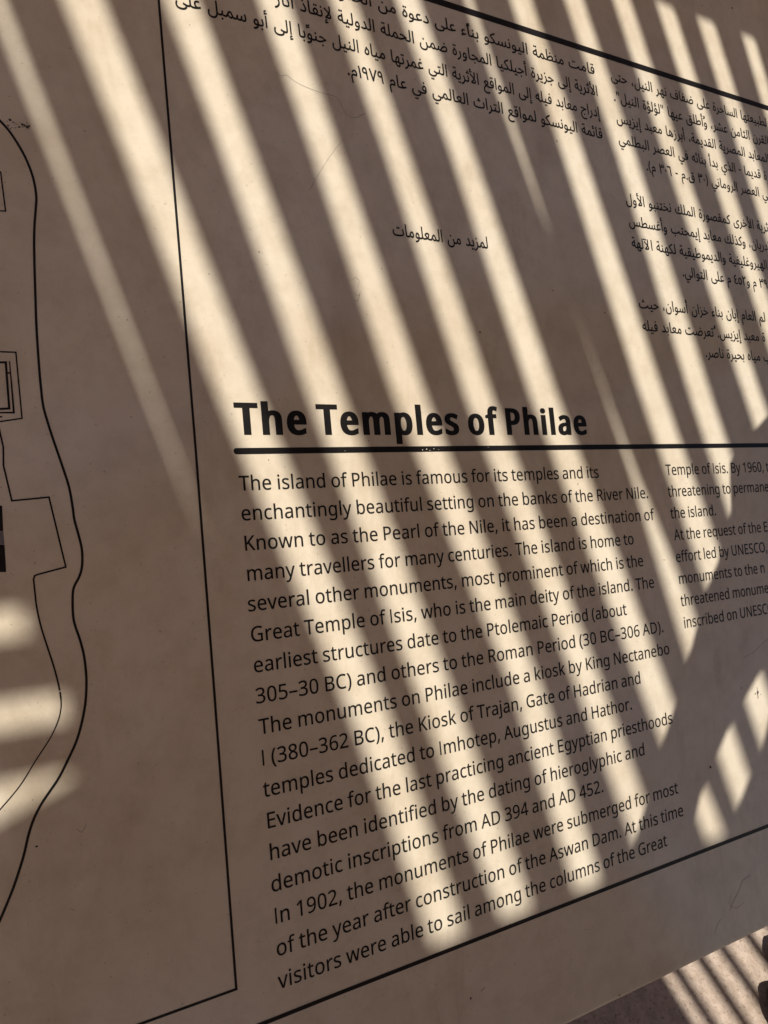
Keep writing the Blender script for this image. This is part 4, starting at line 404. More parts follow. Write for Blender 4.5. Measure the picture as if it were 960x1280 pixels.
    65227: (306, ((-1, -11, 7, 54, 71, 54, 101, 56, 103, 52, 84, 62, 58, 96, 49, 120, 46, 147, 50, 181, 63, 210, 83, 235, 110, 253, 141, 265, 176, 268, 207, 266, 245, 257, 231, 196, 199, 202, 176, 204, 158, 202, 142, 196, 129, 188, 119, 177, 113, 163, 111, 147, 117, 122, 132, 102, 154, 87, 178, 77, 198, 75, 209, 78, 222, 82, 241, 90, 276, 106, 299, 47, 210, 15, 119, -4, 67, -9),)),
    65228: (317, ((-1, -11, 7, 53, 79, 60, 135, 78, 179, 104, 207, 133, 213, 148, 216, 161, 212, 172, 197, 183, 166, 188, 139, 184, 110, 175, 95, 167, 118, 149, 147, 122, 178, 89, 207, 73, 243, 62, 282, 56, 324, 54, 337, 52, 348, 44, 355, 23, 352, 10, 344, -1, 332, -9, 317, -11, 249, -5, 215, 3, 183, 15, 155, 30, 131, 49, 108, 75, 81, 101, 49, 127, 41, 139, 35, 157, 32, 172, 36, 185, 45, 198, 77, 224, 122, 244, 148, 250, 175, 252, 207, 249, 233, 241, 253, 228, 268, 212, 276, 194, 279, 174, 275, 146, 265, 119, 248, 93, 226, 68, 198, 46, 167, 27, 132, 11, 93, -1, 52, -8),)),
    65231: (306, ((-1, -11, 7, 54, 71, 54, 101, 56, 103, 52, 84, 62, 58, 96, 49, 120, 46, 147, 50, 181, 63, 210, 83, 235, 110, 253, 141, 265, 176, 268, 207, 266, 245, 257, 231, 196, 199, 202, 176, 204, 158, 202, 142, 196, 129, 188, 119, 177, 113, 163, 111, 147, 117, 122, 132, 102, 154, 87, 178, 77, 198, 75, 209, 78, 222, 82, 241, 90, 276, 106, 299, 47, 210, 15, 119, -4, 67, -9), (165, 313, 150, 316, 138, 324, 130, 336, 127, 350, 130, 365, 138, 377, 150, 385, 165, 388, 179, 385, 191, 377, 200, 365, 202, 350, 200, 336, 191, 324, 179, 316),)),
    65233: (591, ((230, -20, 249, 44, 328, 44, 399, 45, 455, 49, 486, 58, 497, 69, 505, 87, 510, 155, 506, 188, 496, 216, 481, 234, 474, 239, 465, 240, 455, 238, 446, 232, 430, 209, 425, 180, 429, 163, 442, 152, 469, 147, 502, 151, 541, 162, 544, 106, 518, 93, 491, 86, 464, 84, 435, 87, 410, 93, 389, 105, 374, 121, 365, 142, 362, 168, 369, 216, 390, 259, 406, 278, 424, 292, 445, 302, 469, 305, 491, 303, 511, 295, 528, 282, 548, 256, 561, 224, 569, 189, 572, 151, 568, 95, 556, 49, 546, 29, 531, 12, 514, 0, 488, -8, 419, -17, 333, -20), (242, -21, 189, -19, 145, -14, 107, -5, 76, 8, 51, 26, 32, 48, 21, 76, 18, 108, 20, 139, 27, 172, 37, 211, 97, 195, 89, 167, 84, 143, 82, 122, 86, 96, 96, 77, 115, 63, 147, 53, 193, 46, 260, 44, 276, 4), (458, 350, 443, 353, 431, 361, 423, 373, 420, 387, 423, 401, 431, 414, 443, 422, 458, 425, 472, 422, 484, 413, 492, 401, 495, 387, 492, 373, 484, 361, 472, 353),)),
    65235: (273, ((-1, -11, 7, 54, 47, 54, 83, 55, 117, 57, 142, 63, 160, 71, 172, 80, 181, 92, 187, 107, 192, 155, 186, 199, 179, 216, 169, 230, 159, 238, 147, 240, 137, 238, 128, 232, 112, 209, 107, 180, 111, 163, 124, 152, 152, 147, 184, 151, 223, 162, 227, 106, 200, 93, 173, 86, 146, 84, 117, 87, 91, 95, 71, 108, 56, 125, 47, 145, 44, 168, 51, 216, 72, 259, 88, 278, 106, 292, 128, 302, 151, 305, 174, 303, 193, 295, 210, 282, 230, 256, 244, 224, 252, 189, 254, 151, 250, 108, 238, 72, 225, 50, 208, 31, 185, 15, 150, 2, 107, -6, 59, -10), (140, 350, 126, 353, 113, 361, 105, 373, 102, 387, 105, 401, 113, 414, 126, 422, 140, 425, 154, 422, 166, 413, 175, 401, 177, 387, 175, 373, 166, 361, 154, 353),)),
    65236: (301, ((-1, -11, 7, 54, 44, 54, 75, 55, 104, 58, 128, 63, 165, 80, 179, 91, 191, 103, 198, 118, 200, 134, 194, 159, 178, 181, 169, 187, 158, 189, 147, 187, 137, 182, 119, 160, 113, 132, 115, 116, 121, 103, 144, 79, 179, 54, 109, 30, 82, 53, 59, 86, 51, 109, 48, 133, 50, 158, 57, 181, 68, 201, 82, 219, 99, 234, 118, 245, 138, 252, 160, 254, 189, 250, 215, 237, 236, 217, 252, 193, 262, 166, 265, 138, 262, 112, 255, 89, 243, 68, 227, 50, 188, 21, 140, 2, 110, -4, 76, -8, 42, -10), (302, -11, 239, -7, 178, 3, 122, 23, 172, 63, 217, 58, 266, 55, 308, 54, 321, 52, 332, 44, 339, 23, 336, 10, 328, -1, 316, -9), (154, 299, 140, 302, 128, 310, 119, 322, 117, 336, 119, 350, 128, 363, 140, 371, 154, 374, 169, 371, 181, 363, 189, 350, 192, 336, 189, 322, 181, 310, 169, 302),)),
    65237: (467, ((201, -119, 166, -117, 132, -111, 101, -101, 74, -85, 50, -65, 33, -39, 21, -7, 18, 29, 20, 55, 29, 96, 56, 155, 113, 128, 96, 88, 87, 62, 85, 38, 87, 14, 95, -5, 106, -20, 121, -33, 140, -42, 162, -48, 214, -54, 275, -47, 322, -30, 356, -4, 367, 10, 374, 26, 383, 64, 386, 104, 380, 148, 372, 166, 363, 179, 353, 187, 340, 190, 331, 188, 322, 182, 306, 158, 301, 129, 305, 112, 318, 102, 346, 97, 378, 100, 417, 112, 421, 55, 381, 38, 340, 34, 311, 36, 286, 43, 265, 54, 250, 71, 241, 92, 238, 118, 245, 165, 266, 209, 282, 227, 300, 242, 322, 251, 345, 255, 367, 252, 387, 244, 404, 232, 424, 206, 437, 174, 445, 138, 448, 101, 443, 42, 436, 13, 425, -14, 408, -41, 387, -63, 362, -81, 335, -96, 304, -107, 272, -114), (376, 300, 361, 302, 349, 310, 340, 322, 338, 337, 340, 351, 349, 363, 361, 372, 376, 374, 390, 372, 402, 363, 410, 351, 413, 337, 410, 322, 402, 310, 390, 302), (294, 300, 280, 302, 268, 310, 259, 322, 257, 337, 259, 351, 267, 363, 280, 372, 294, 374, 309, 372, 321, 363, 329, 351, 332, 337, 329, 322, 321, 310, 309, 302),)),
    65238: (487, ((201, -169, 166, -167, 132, -161, 101, -150, 74, -135, 50, -114, 33, -88, 21, -57, 18, -21, 20, 6, 29, 46, 56, 106, 113, 79, 96, 38, 87, 12, 85, -12, 87, -33, 92, -51, 102, -65, 122, -83, 148, -94, 179, -101, 214, -103, 264, -99, 305, -88, 338, -71, 361, -49, 374, -23, 383, 14, 385, 46, 384, 75, 379, 99, 371, 118, 361, 131, 351, 138, 340, 140, 326, 136, 313, 123, 304, 103, 301, 81, 304, 68, 315, 60, 336, 55, 368, 54, 494, 54, 507, 52, 518, 44, 525, 23, 522, 10, 514, -1, 502, -9, 488, -11, 345, -11, 305, -7, 271, 7, 257, 19, 247, 33, 240, 51, 237, 71, 239, 95, 244, 118, 266, 160, 282, 178, 301, 192, 322, 201, 345, 204, 373, 200, 399, 186, 420, 163, 436, 131, 447, 89, 450, 37, 444, -8, 436, -36, 425, -64, 408, -90, 387, -113, 362, -131, 335, -146, 304, -157, 272, -164), (387, 249, 372, 252, 360, 260, 352, 272, 349, 286, 352, 301, 360, 313, 372, 321, 387, 324, 401, 321, 413, 313, 421, 301, 424, 286, 421, 272, 413, 260, 401, 252), (306, 249, 291, 252, 279, 260, 271, 272, 268, 286, 271, 301, 279, 313, 291, 321, 306, 324, 320, 321, 332, 313, 340, 301, 343, 286, 340, 272, 332, 260, 320, 252),)),
    65239: (273, ((-1, -11, 7, 54, 47, 54, 83, 55, 117, 57, 142, 63, 160, 71, 172, 80, 181, 92, 187, 107, 192, 155, 186, 199, 179, 216, 169, 230, 159, 238, 147, 240, 137, 238, 128, 232, 112, 209, 107, 180, 111, 163, 124, 152, 152, 147, 184, 151, 223, 162, 227, 106, 200, 93, 173, 86, 146, 84, 117, 87, 91, 95, 71, 108, 56, 125, 47, 145, 44, 168, 51, 216, 72, 259, 88, 278, 106, 292, 128, 302, 151, 305, 174, 303, 193, 295, 210, 282, 230, 256, 244, 224, 252, 189, 254, 151, 250, 108, 238, 72, 225, 50, 208, 31, 185, 15, 150, 2, 107, -6, 59, -10), (182, 350, 167, 353, 155, 361, 147, 373, 144, 387, 147, 401, 155, 414, 167, 422, 182, 425, 196, 422, 208, 413, 216, 401, 219, 387, 216, 373, 208, 361, 196, 353), (101, 350, 86, 353, 74, 361, 65, 373, 63, 387, 65, 401, 74, 414, 86, 422, 101, 425, 115, 422, 127, 413, 135, 401, 138, 387, 135, 373, 127, 361, 115, 353),)),
    65240: (301, ((-1, -11, 7, 54, 44, 54, 75, 55, 104, 58, 128, 63, 165, 80, 179, 91, 191, 103, 198, 118, 200, 134, 194, 159, 178, 181, 169, 187, 158, 189, 147, 187, 137, 182, 119, 160, 113, 132, 115, 116, 121, 103, 144, 79, 179, 54, 109, 30, 82, 53, 59, 86, 51, 109, 48, 133, 50, 158, 57, 181, 68, 201, 82, 219, 99, 234, 118, 245, 138, 252, 160, 254, 189, 250, 215, 237, 236, 217, 252, 193, 262, 166, 265, 138, 262, 112, 255, 89, 243, 68, 227, 50, 188, 21, 140, 2, 110, -4, 76, -8, 42, -10), (302, -11, 239, -7, 178, 3, 122, 23, 172, 63, 217, 58, 266, 55, 308, 54, 321, 52, 332, 44, 339, 23, 336, 10, 328, -1, 316, -9), (196, 299, 181, 302, 169, 310, 161, 322, 158, 336, 161, 350, 169, 363, 181, 371, 196, 374, 210, 371, 222, 363, 230, 350, 233, 336, 230, 322, 222, 310, 210, 302), (115, 299, 100, 302, 88, 310, 80, 322, 77, 336, 80, 350, 88, 363, 100, 371, 115, 374, 129, 371, 141, 363, 149, 350, 152, 336, 149, 322, 141, 310, 129, 302),)),
    65242: (555, ((230, -20, 249, 44, 350, 49, 382, 54, 406, 62, 422, 72, 432, 84, 437, 99, 438, 119, 426, 431, 490, 431, 503, 124, 506, 99, 512, 80, 520, 68, 531, 60, 562, 54, 574, 52, 585, 44, 592, 23, 590, 10, 581, -1, 569, -9, 555, -11, 528, -9, 506, -2, 489, 9, 476, 23, 461, 61, 494, 59, 475, 31, 456, 16, 432, 4, 403, -5, 333, -17), (218, 111, 202, 164, 250, 177, 270, 185, 272, 189, 269, 195, 254, 206, 238, 221, 231, 233, 229, 247, 236, 273, 261, 299, 314, 331, 340, 283, 294, 258, 286, 251, 285, 248, 290, 242, 304, 229, 321, 211, 329, 186, 325, 166, 309, 147, 277, 130), (242, -21, 189, -19, 145, -14, 107, -5, 76, 8, 51, 26, 32, 48, 21, 76, 18, 108, 20, 139, 27, 172, 37, 211, 97, 195, 89, 167, 84, 143, 82, 122, 86, 96, 96, 77, 115, 63, 147, 53, 193, 46, 260, 44, 276, 4),)),
    65243: (252, ((-1, -11, 7, 54, 69, 54, 124, 57, 151, 67, 161, 77, 163, 89, 161, 101, 154, 118, 139, 140, 113, 169, 80, 199, 50, 224, 27, 243, 16, 258, 18, 279, 23, 296, 31, 309, 63, 336, 108, 362, 165, 392, 242, 430, 269, 371, 183, 330, 129, 302, 91, 280, 46, 253, 59, 297, 134, 235, 182, 184, 200, 160, 213, 135, 221, 111, 224, 85, 219, 54, 211, 37, 196, 22, 175, 8, 147, -2, 110, -9, 62, -11),)),
    65244: (309, ((-1, -11, 7, 54, 59, 54, 131, 59, 149, 64, 157, 70, 163, 84, 161, 96, 154, 111, 127, 145, 92, 180, 57, 213, 29, 239, 16, 258, 18, 279, 23, 296, 31, 309, 65, 337, 114, 366, 172, 396, 242, 430, 269, 371, 205, 340, 150, 312, 100, 285, 47, 254, 53, 295, 113, 247, 158, 204, 199, 156, 233, 101, 246, 82, 260, 70, 291, 57, 316, 54, 329, 52, 340, 44, 347, 23, 344, 10, 336, -1, 324, -9, 309, -11, 270, -6, 247, 2, 224, 16, 204, 36, 186, 75, 224, 63, 198, 26, 166, 5, 121, -7, 57, -11),)),
    65245: (420, ((18, -1, 21, 31, 29, 67, 46, 115, 103, 92, 91, 54, 84, 27, 82, 4, 86, -21, 96, -41, 112, -58, 134, -70, 162, -78, 194, -81, 232, -78, 262, -69, 285, -55, 302, -34, 314, -7, 322, 28, 325, 70, 325, 119, 314, 431, 379, 431, 389, 107, 386, 30, 379, -6, 369, -40, 353, -69, 333, -95, 307, -117, 275, -133, 236, -142, 192, -146, 160, -143, 129, -137, 99, -126, 73, -111, 50, -91, 33, -66, 21, -36),)),
    65246: (441, ((18, -1, 21, 31, 29, 67, 46, 115, 103, 92, 91, 54, 84, 27, 82, 4, 86, -22, 97, -43, 114, -59, 135, -71, 160, -78, 188, -81, 222, -79, 251, -72, 274, -62, 292, -48, 306, -31, 316, -12, 325, 22, 327, 59, 314, 431, 379, 431, 389, 123, 392, 98, 398, 79, 406, 67, 417, 60, 448, 54, 460, 52, 471, 44, 479, 23, 476, 10, 468, -1, 455, -9, 441, -11, 406, -6, 382, 9, 368, 30, 361, 65, 393, 41, 388, 5, 379, -27, 364, -58, 344, -87, 316, -111, 280, -130, 237, -142, 185, -146, 153, -143, 123, -136, 94, -124, 69, -108, 48, -87, 32, -62, 21, -33),)),
    65247: (162, ((-1, -11, 6, 53, 41, 55, 57, 59, 65, 66, 68, 77, 69, 121, 58, 431, 122, 431, 134, 127, 132, 70, 126, 46, 115, 25, 98, 9, 75, -2, 45, -9),)),
    65248: (186, ((0, -11, 6, 53, 41, 55, 57, 59, 65, 66, 68, 77, 69, 121, 59, 431, 124, 431, 134, 123, 137, 98, 143, 79, 152, 67, 162, 60, 193, 54, 206, 52, 217, 44, 224, 23, 221, 10, 213, -1, 201, -9, 186, -11, 161, -9, 141, -2, 125, 8, 112, 21, 97, 60, 130, 57, 118, 31, 106, 16, 88, 4, 66, -5),)),
    65249: (295, ((46, -243, 27, -158, 15, -89, 12, -36, 15, -1, 26, 28, 42, 51, 64, 68, 88, 80, 115, 87, 173, 91, 219, 84, 217, 112, 205, 143, 197, 155, 186, 163, 174, 169, 161, 170, 137, 165, 114, 147, 89, 109, 39, 136, 59, 173, 78, 196, 98, 213, 120, 225, 142, 232, 164, 234, 194, 231, 219, 221, 239, 205, 255, 185, 273, 139, 279, 92, 275, 61, 266, 32, 253, 8, 188, 23, 140, 25, 121, 23, 105, 17, 93, 8, 84, -4, 78, -19, 76, -39, 80, -90, 90, -153, 107, -227),)),
    65250: (341, ((48, -243, 24, -145, 11, -67, 6, -15, 10, 29, 21, 68, 38, 103, 59, 134, 83, 160, 109, 182, 161, 212, 185, 220, 206, 223, 236, 215, 249, 204, 261, 186, 284, 130, 305, 79, 314, 66, 323, 59, 349, 53, 361, 52, 372, 44, 379, 23, 376, 10, 368, -1, 356, -9, 341, -11, 318, -9, 298, -2, 262, 28, 295, 48, 275, 5, 248, -13, 217, -19, 179, -12, 140, 7, 105, 39, 74, 91, 101, 88, 83, 56, 76, 31, 71, -15, 74, -56, 83, -111, 96, -168, 110, -228), (221, 46, 234, 49, 240, 57, 238, 74, 226, 110, 215, 136, 205, 150, 197, 154, 184, 151, 164, 143, 143, 129, 112, 104, 115, 131, 139, 99, 155, 79, 173, 64, 190, 54),)),
    65251: (319, ((-1, -11, 7, 53, 27, 55, 37, 59, 57, 81, 80, 125, 97, 158, 115, 184, 133, 201, 152, 213, 188, 220, 210, 217, 230, 209, 247, 196, 262, 179, 284, 139, 292, 96, 288, 62, 278, 35, 263, 15, 243, 2, 222, -6, 199, -8, 150, -1, 116, 12, 69, 41, 100, 91, 134, 72, 157, 63, 194, 57, 218, 61, 229, 72, 233, 90, 231, 105, 226, 120, 206, 146, 195, 153, 185, 155, 168, 151, 150, 131, 126, 86, 98, 34, 71, 5, 41, -8),)),
    65252: (351, ((-1, -11, 7, 53, 27, 55, 35, 59, 53, 81, 76, 125, 105, 172, 135, 202, 164, 218, 189, 223, 210, 220, 228, 213, 245, 200, 260, 181, 288, 125, 313, 76, 323, 65, 332, 58, 358, 54, 370, 52, 381, 44, 389, 23, 386, 10, 377, -1, 365, -9, 351, -11, 327, -9, 305, -3, 286, 8, 266, 28, 288, 48, 273, 6, 245, -13, 213, -19, 192, -17, 170, -10, 129, 14, 101, 45, 77, 11, 61, -1, 44, -7), (133, 102, 151, 78, 173, 59, 194, 48, 212, 45, 227, 48, 236, 56, 239, 69, 234, 91, 224, 116, 212, 139, 200, 154, 186, 159, 171, 154, 153, 136),)),
    65253: (414, ((18, -1, 21, 31, 29, 67, 46, 115, 103, 92, 91, 54, 84, 27, 82, 4, 86, -22, 97, -42, 114, -58, 137, -70, 165, -77, 197, -80, 232, -77, 261, -70, 284, -58, 301, -43, 314, -26, 322, -8, 328, 32, 320, 85, 308, 119, 286, 170, 344, 199, 370, 144, 386, 93, 392, 39, 387, -11, 367, -60, 351, -83, 331, -103, 305, -120, 275, -133, 238, -142, 197, -144, 162, -142, 129, -136, 98, -125, 72, -110, 49, -90, 32, -65, 21, -35), (205, 228, 190, 231, 178, 239, 170, 251, 167, 265, 170, 279, 178, 291, 190, 300, 205, 303, 219, 300, 231, 291, 239, 279, 242, 265, 239, 251, 231, 239, 219, 231),)),
    65254: (441, ((18, -1, 24, 49, 46, 115, 103, 92, 87, 40, 82, 4, 86, -24, 97, -45, 114, -61, 137, -72, 165, -79, 195, -81, 231, -79, 261, -73, 283, -63, 301, -51, 313, -37, 321, -21, 328, 16, 324, 63, 314, 108, 299, 161, 362, 178, 374, 134, 380, 112, 384, 97, 391, 80, 399, 68, 409, 61, 420, 57, 448, 54, 460, 52, 471, 44, 479, 23, 476, 10, 468, -1, 455, -9, 441, -11, 416, -9, 396, -2, 379, 9, 367, 23, 355, 65, 394, 27, 390, -7, 382, -37, 368, -66, 349, -92, 322, -115, 288, -131, 245, -142, 194, -146, 160, -143, 127, -137, 98, -126, 71, -111, 49, -90, 32, -65, 21, -35), (205, 228, 190, 231, 178, 239, 170, 251, 167, 265, 170, 279, 178, 291, 190, 300, 205, 303, 219, 300, 231, 291, 239, 279, 242, 265, 239, 251, 231, 239, 219, 231),)),
    65255: (167, ((-1, -11, 7, 53, 58, 57, 71, 62, 78, 68, 83, 79, 85, 96, 80, 130, 68, 173, 49, 226, 112, 249, 129, 198, 141, 149, 146, 106, 141, 62, 124, 28, 96, 6, 57, -7), (84, 292, 69, 295, 57, 303, 49, 315, 46, 330, 49, 344, 57, 356, 69, 365, 84, 367, 98, 365, 110, 356, 118, 344, 121, 330, 118, 315, 110, 303, 98, 295),)),
    65256: (211, ((-1, -11, 7, 53, 51, 58, 60, 63, 68, 71, 80, 106, 94, 177, 156, 165, 149, 134, 144, 108, 142, 88, 147, 70, 153, 64, 165, 59, 218, 54, 231, 52, 242, 44, 249, 23, 246, 10, 238, -1, 226, -9, 212, -11, 176, -9, 148, -4, 127, 6, 112, 20, 103, 37, 96, 66, 134, 63, 108, 21, 82, 1, 50, -9), (101, 221, 86, 223, 74, 232, 65, 244, 63, 258, 65, 272, 74, 284, 86, 293, 101, 296, 115, 293, 127, 284, 135, 272, 138, 258, 135, 244, 127, 232, 115, 223),)),
    65257: (248, ((128, -8, 99, -5, 72, 3, 50, 17, 32, 37, 21, 62, 18, 94, 23, 125, 38, 161, 66, 202, 116, 250, 131, 196, 73, 242, 115, 291, 178, 233, 202, 203, 222, 171, 234, 137, 238, 101, 233, 68, 216, 33, 201, 16, 182, 3, 157, -5), (128, 57, 145, 58, 158, 63, 167, 69, 174, 79, 179, 90, 180, 104, 175, 132, 157, 165, 106, 218, 154, 220, 112, 170, 88, 131, 81, 98, 84, 80, 94, 67, 109, 59),)),
    65258: (296, ((296, -11, 265, -9, 236, -1, 212, 12, 194, 33, 181, 62, 176, 99, 166, 314, 230, 314, 240, 111, 243, 88, 249, 73, 257, 63, 268, 58, 303, 54, 316, 52, 327, 44, 334, 23, 331, 10, 323, -1, 311, -9), (215, 56, 175, 46, 141, 44, 109, 46, 80, 54, 55, 66, 35, 83, 22, 106, 18, 132, 21, 158, 32, 183, 48, 205, 69, 224, 94, 241, 122, 254, 153, 264, 194, 272, 205, 206, 146, 197, 109, 181, 87, 159, 82, 149, 81, 140, 82, 131, 87, 125, 109, 113, 140, 108, 172, 110, 209, 118),)),
    65259: (348, ((236, -13, 184, -6, 134, 14, 90, 46, 72, 66, 59, 89, 50, 114, 47, 141, 50, 168, 59, 194, 73, 216, 93, 233, 117, 245, 145, 249, 172, 245, 195, 233, 214, 215, 227, 192, 236, 167, 238, 141, 236, 117, 229, 95, 218, 75, 194, 49, 163, 27, 128, 11, 89, -1, 49, -9, -1, -11, 7, 53, 70, 58, 112, 70, 135, 81, 152, 94, 165, 108, 172, 122, 178, 148, 174, 169, 162, 185, 154, 189, 145, 190, 135, 189, 127, 185, 113, 168, 107, 147, 110, 126, 119, 107, 132, 91, 150, 77, 191, 57, 234, 50, 249, 52, 258, 55, 263, 61, 265, 72, 264, 81, 255, 101, 229, 135, 176, 184, 82, 258, 119, 307, 220, 229, 279, 173, 312, 131, 326, 98, 330, 71, 327, 50, 320, 30, 308, 13, 290, -1, 266, -10),)),
    65260: (309, ((190, -137, 152, -132, 119, -119, 98, -104, 81, -86, 67, -63, 57, -37, 51, -7, 49, 27, 51, 74, 60, 118, 74, 156, 91, 190, 112, 217, 134, 237, 159, 250, 183, 255, 204, 251, 223, 242, 239, 227, 250, 207, 257, 183, 260, 156, 258, 130, 252, 103, 240, 78, 221, 55, 193, 36, 145, 24, 191, 72, 233, 62, 272, 56, 315, 54, 328, 52, 339, 44, 346, 23, 344, 10, 335, -1, 323, -9, 309, -11, 273, -9, 236, -5, 190, 10, 258, 19, 273, -1, 282, -21, 286, -41, 285, -62, 280, -82, 270, -100, 256, -115, 238, -127, 216, -134), (-1, -11, 7, 54, 39, 54, 70, 54, 73, -5, 37, -9), (191, -72, 209, -69, 223, -58, 227, -50, 228, -39, 227, -27, 222, -16, 214, -7, 200, 1, 180, 6, 151, 8, 136, 7, 119, 5, 92, 0, 91, 56, 138, 66, 169, 82, 180, 94, 188, 109, 193, 127, 195, 150, 193, 169, 187, 185, 183, 189, 180, 190, 173, 188, 163, 180, 140, 149, 120, 100, 115, 70, 113, 38, 115, 4, 121, -21, 130, -40, 141, -54, 153, -63, 166, -68),)),
    65261: (273, ((36, -145, 22, -82, 95, -67, 122, -57, 144, -43, 162, -26, 175, -4, 183, 23, 186, 57, 183, 91, 173, 119, 158, 137, 150, 142, 141, 143, 131, 141, 122, 135, 107, 111, 101, 83, 105, 64, 110, 59, 117, 55, 146, 50, 179, 54, 217, 65, 221, 8, 181, -8, 140, -13, 98, -8, 66, 7, 54, 19, 45, 34, 38, 70, 45, 118, 66, 162, 82, 181, 100, 195, 122, 205, 146, 208, 170, 204, 191, 194, 209, 179, 224, 159, 242, 110, 248, 54, 246, 18, 238, -15, 225, -45, 207, -71, 184, -94, 156, -112, 123, -126, 85, -137),)),
    65262: (288, ((36, -145, 22, -82, 95, -67, 122, -57, 144, -43, 162, -26, 175, -4, 183, 23, 186, 57, 183, 93, 172, 121, 163, 133, 152, 141, 141, 143, 132, 141, 123, 136, 108, 113, 102, 82, 105, 68, 116, 60, 137, 55, 169, 54, 294, 54, 308, 52, 319, 44, 326, 23, 323, 10, 315, -1, 303, -9, 288, -11, 146, -11, 119, -9, 94, -3, 72, 8, 54, 24, 42, 45, 38, 71, 40, 97, 46, 122, 68, 165, 84, 183, 102, 196, 123, 205, 146, 208, 174, 203, 199, 190, 220, 168, 235, 138, 245, 100, 248, 54, 246, 18, 238, -15, 225, -45, 207, -71, 184, -94, 156, -112, 123, -126, 85, -137),)),
    65263: (459, ((18, -1, 21, 31, 29, 67, 46, 115, 103, 92, 91, 54, 84, 27, 82, 4, 85, -16, 91, -33, 102, -47, 116, -59, 155, -75, 204, -81, 243, -79, 277, -72, 305, -62, 328, -50, 345, -36, 357, -22, 364, -9, 366, 0, 365, 4, 360, 9, 335, 21, 301, 33, 266, 50, 238, 75, 229, 92, 226, 111, 230, 138, 239, 163, 255, 188, 274, 210, 298, 229, 324, 244, 352, 253, 381, 256, 405, 255, 426, 249, 460, 232, 434, 177, 405, 188, 381, 192, 349, 185, 319, 167, 297, 143, 292, 131, 290, 120, 292, 113, 297, 107, 323, 93, 358, 78, 394, 62, 423, 41, 432, 26, 435, 8, 431, -17, 419, -43, 400, -69, 373, -93, 340, -114, 300, -131, 254, -142, 201, -146, 164, -143, 130, -137, 99, -126, 72, -111, 49, -90, 32, -65, 21, -35),)),
    65264: (444, ((18, -1, 21, 31, 29, 67, 46, 115, 103, 92, 91, 54, 84, 27, 82, 4, 85, -17, 92, -35, 104, -49, 120, -61, 140, -70, 162, -76, 214, -81, 277, -76, 328, -59, 347, -48, 361, -36, 369, -24, 372, -13, 368, -3, 353, 8, 325, 19, 281, 32, 296, 98, 358, 75, 399, 62, 430, 56, 451, 54, 464, 52, 475, 44, 482, 23, 479, 10, 471, -1, 459, -9, 445, -11, 437, -11, 430, -11, 432, -11, 432, -10, 433, -21, 429, -44, 416, -68, 396, -89, 369, -107, 336, -123, 297, -135, 252, -143, 201, -146, 155, -142, 112, -130, 85, -118, 63, -102, 44, -82, 29, -58, 21, -31),)),
    65265: (459, ((18, -1, 21, 31, 29, 67, 46, 115, 103, 92, 91, 54, 84, 27, 82, 4, 85, -16, 91, -33, 102, -47, 116, -59, 155, -75, 204, -81, 243, -79, 277, -72, 305, -62, 328, -50, 345, -36, 357, -22, 364, -9, 366, 0, 365, 4, 360, 9, 335, 21, 301, 33, 266, 50, 238, 75, 229, 92, 226, 111, 230, 138, 239, 163, 255, 188, 274, 210, 298, 229, 324, 244, 352, 253, 381, 256, 405, 255, 426, 249, 460, 232, 434, 177, 405, 188, 381, 192, 349, 185, 319, 167, 297, 143, 292, 131, 290, 120, 292, 113, 297, 107, 323, 93, 358, 78, 394, 62, 423, 41, 432, 26, 435, 8, 431, -17, 419, -43, 400, -69, 373, -93, 340, -114, 300, -131, 254, -142, 201, -146, 164, -143, 130, -137, 99, -126, 72, -111, 49, -90, 32, -65, 21, -35), (262, -258, 247, -255, 235, -247, 227, -235, 224, -221, 227, -206, 235, -194, 247, -186, 262, -183, 276, -186, 288, -194, 296, -206, 299, -221, 296, -235, 288, -247, 276, -255), (181, -258, 166, -255, 154, -247, 145, -235, 143, -221, 145, -206, 154, -194, 166, -186, 181, -183, 195, -186, 207, -194, 215, -206, 218, -221, 215, -235, 207, -247, 195, -255),)),
    65266: (444, ((18, -1, 21, 31, 29, 67, 46, 115, 103, 92, 91, 54, 84, 27, 82, 4, 85, -17, 92, -35, 104, -49, 120, -61, 140, -70, 162, -76, 214, -81, 277, -76, 328, -59, 347, -48, 361, -36, 369, -24, 372, -13, 368, -3, 353, 8, 325, 19, 281, 32, 296, 98, 358, 75, 399, 62, 430, 56, 451, 54, 464, 52, 475, 44, 482, 23, 479, 10, 471, -1, 459, -9, 445, -11, 437, -11, 430, -11, 432, -11, 432, -10, 433, -21, 429, -44, 416, -68, 396, -89, 369, -107, 336, -123, 297, -135, 252, -143, 201, -146, 155, -142, 112, -130, 85, -118, 63, -102, 44, -82, 29, -58, 21, -31), (244, -258, 229, -255, 217, -247, 209, -235, 206, -221, 209, -206, 217, -194, 229, -186, 244, -183, 258, -186, 270, -194, 278, -206, 281, -221, 278, -235, 270, -247, 258, -255), (163, -258, 148, -255, 136, -247, 128, -235, 125, -221, 128, -206, 136, -194, 148, -186, 163, -183, 177, -186, 189, -194, 197, -206, 200, -221, 197, -235, 189, -247, 177, -255),)),
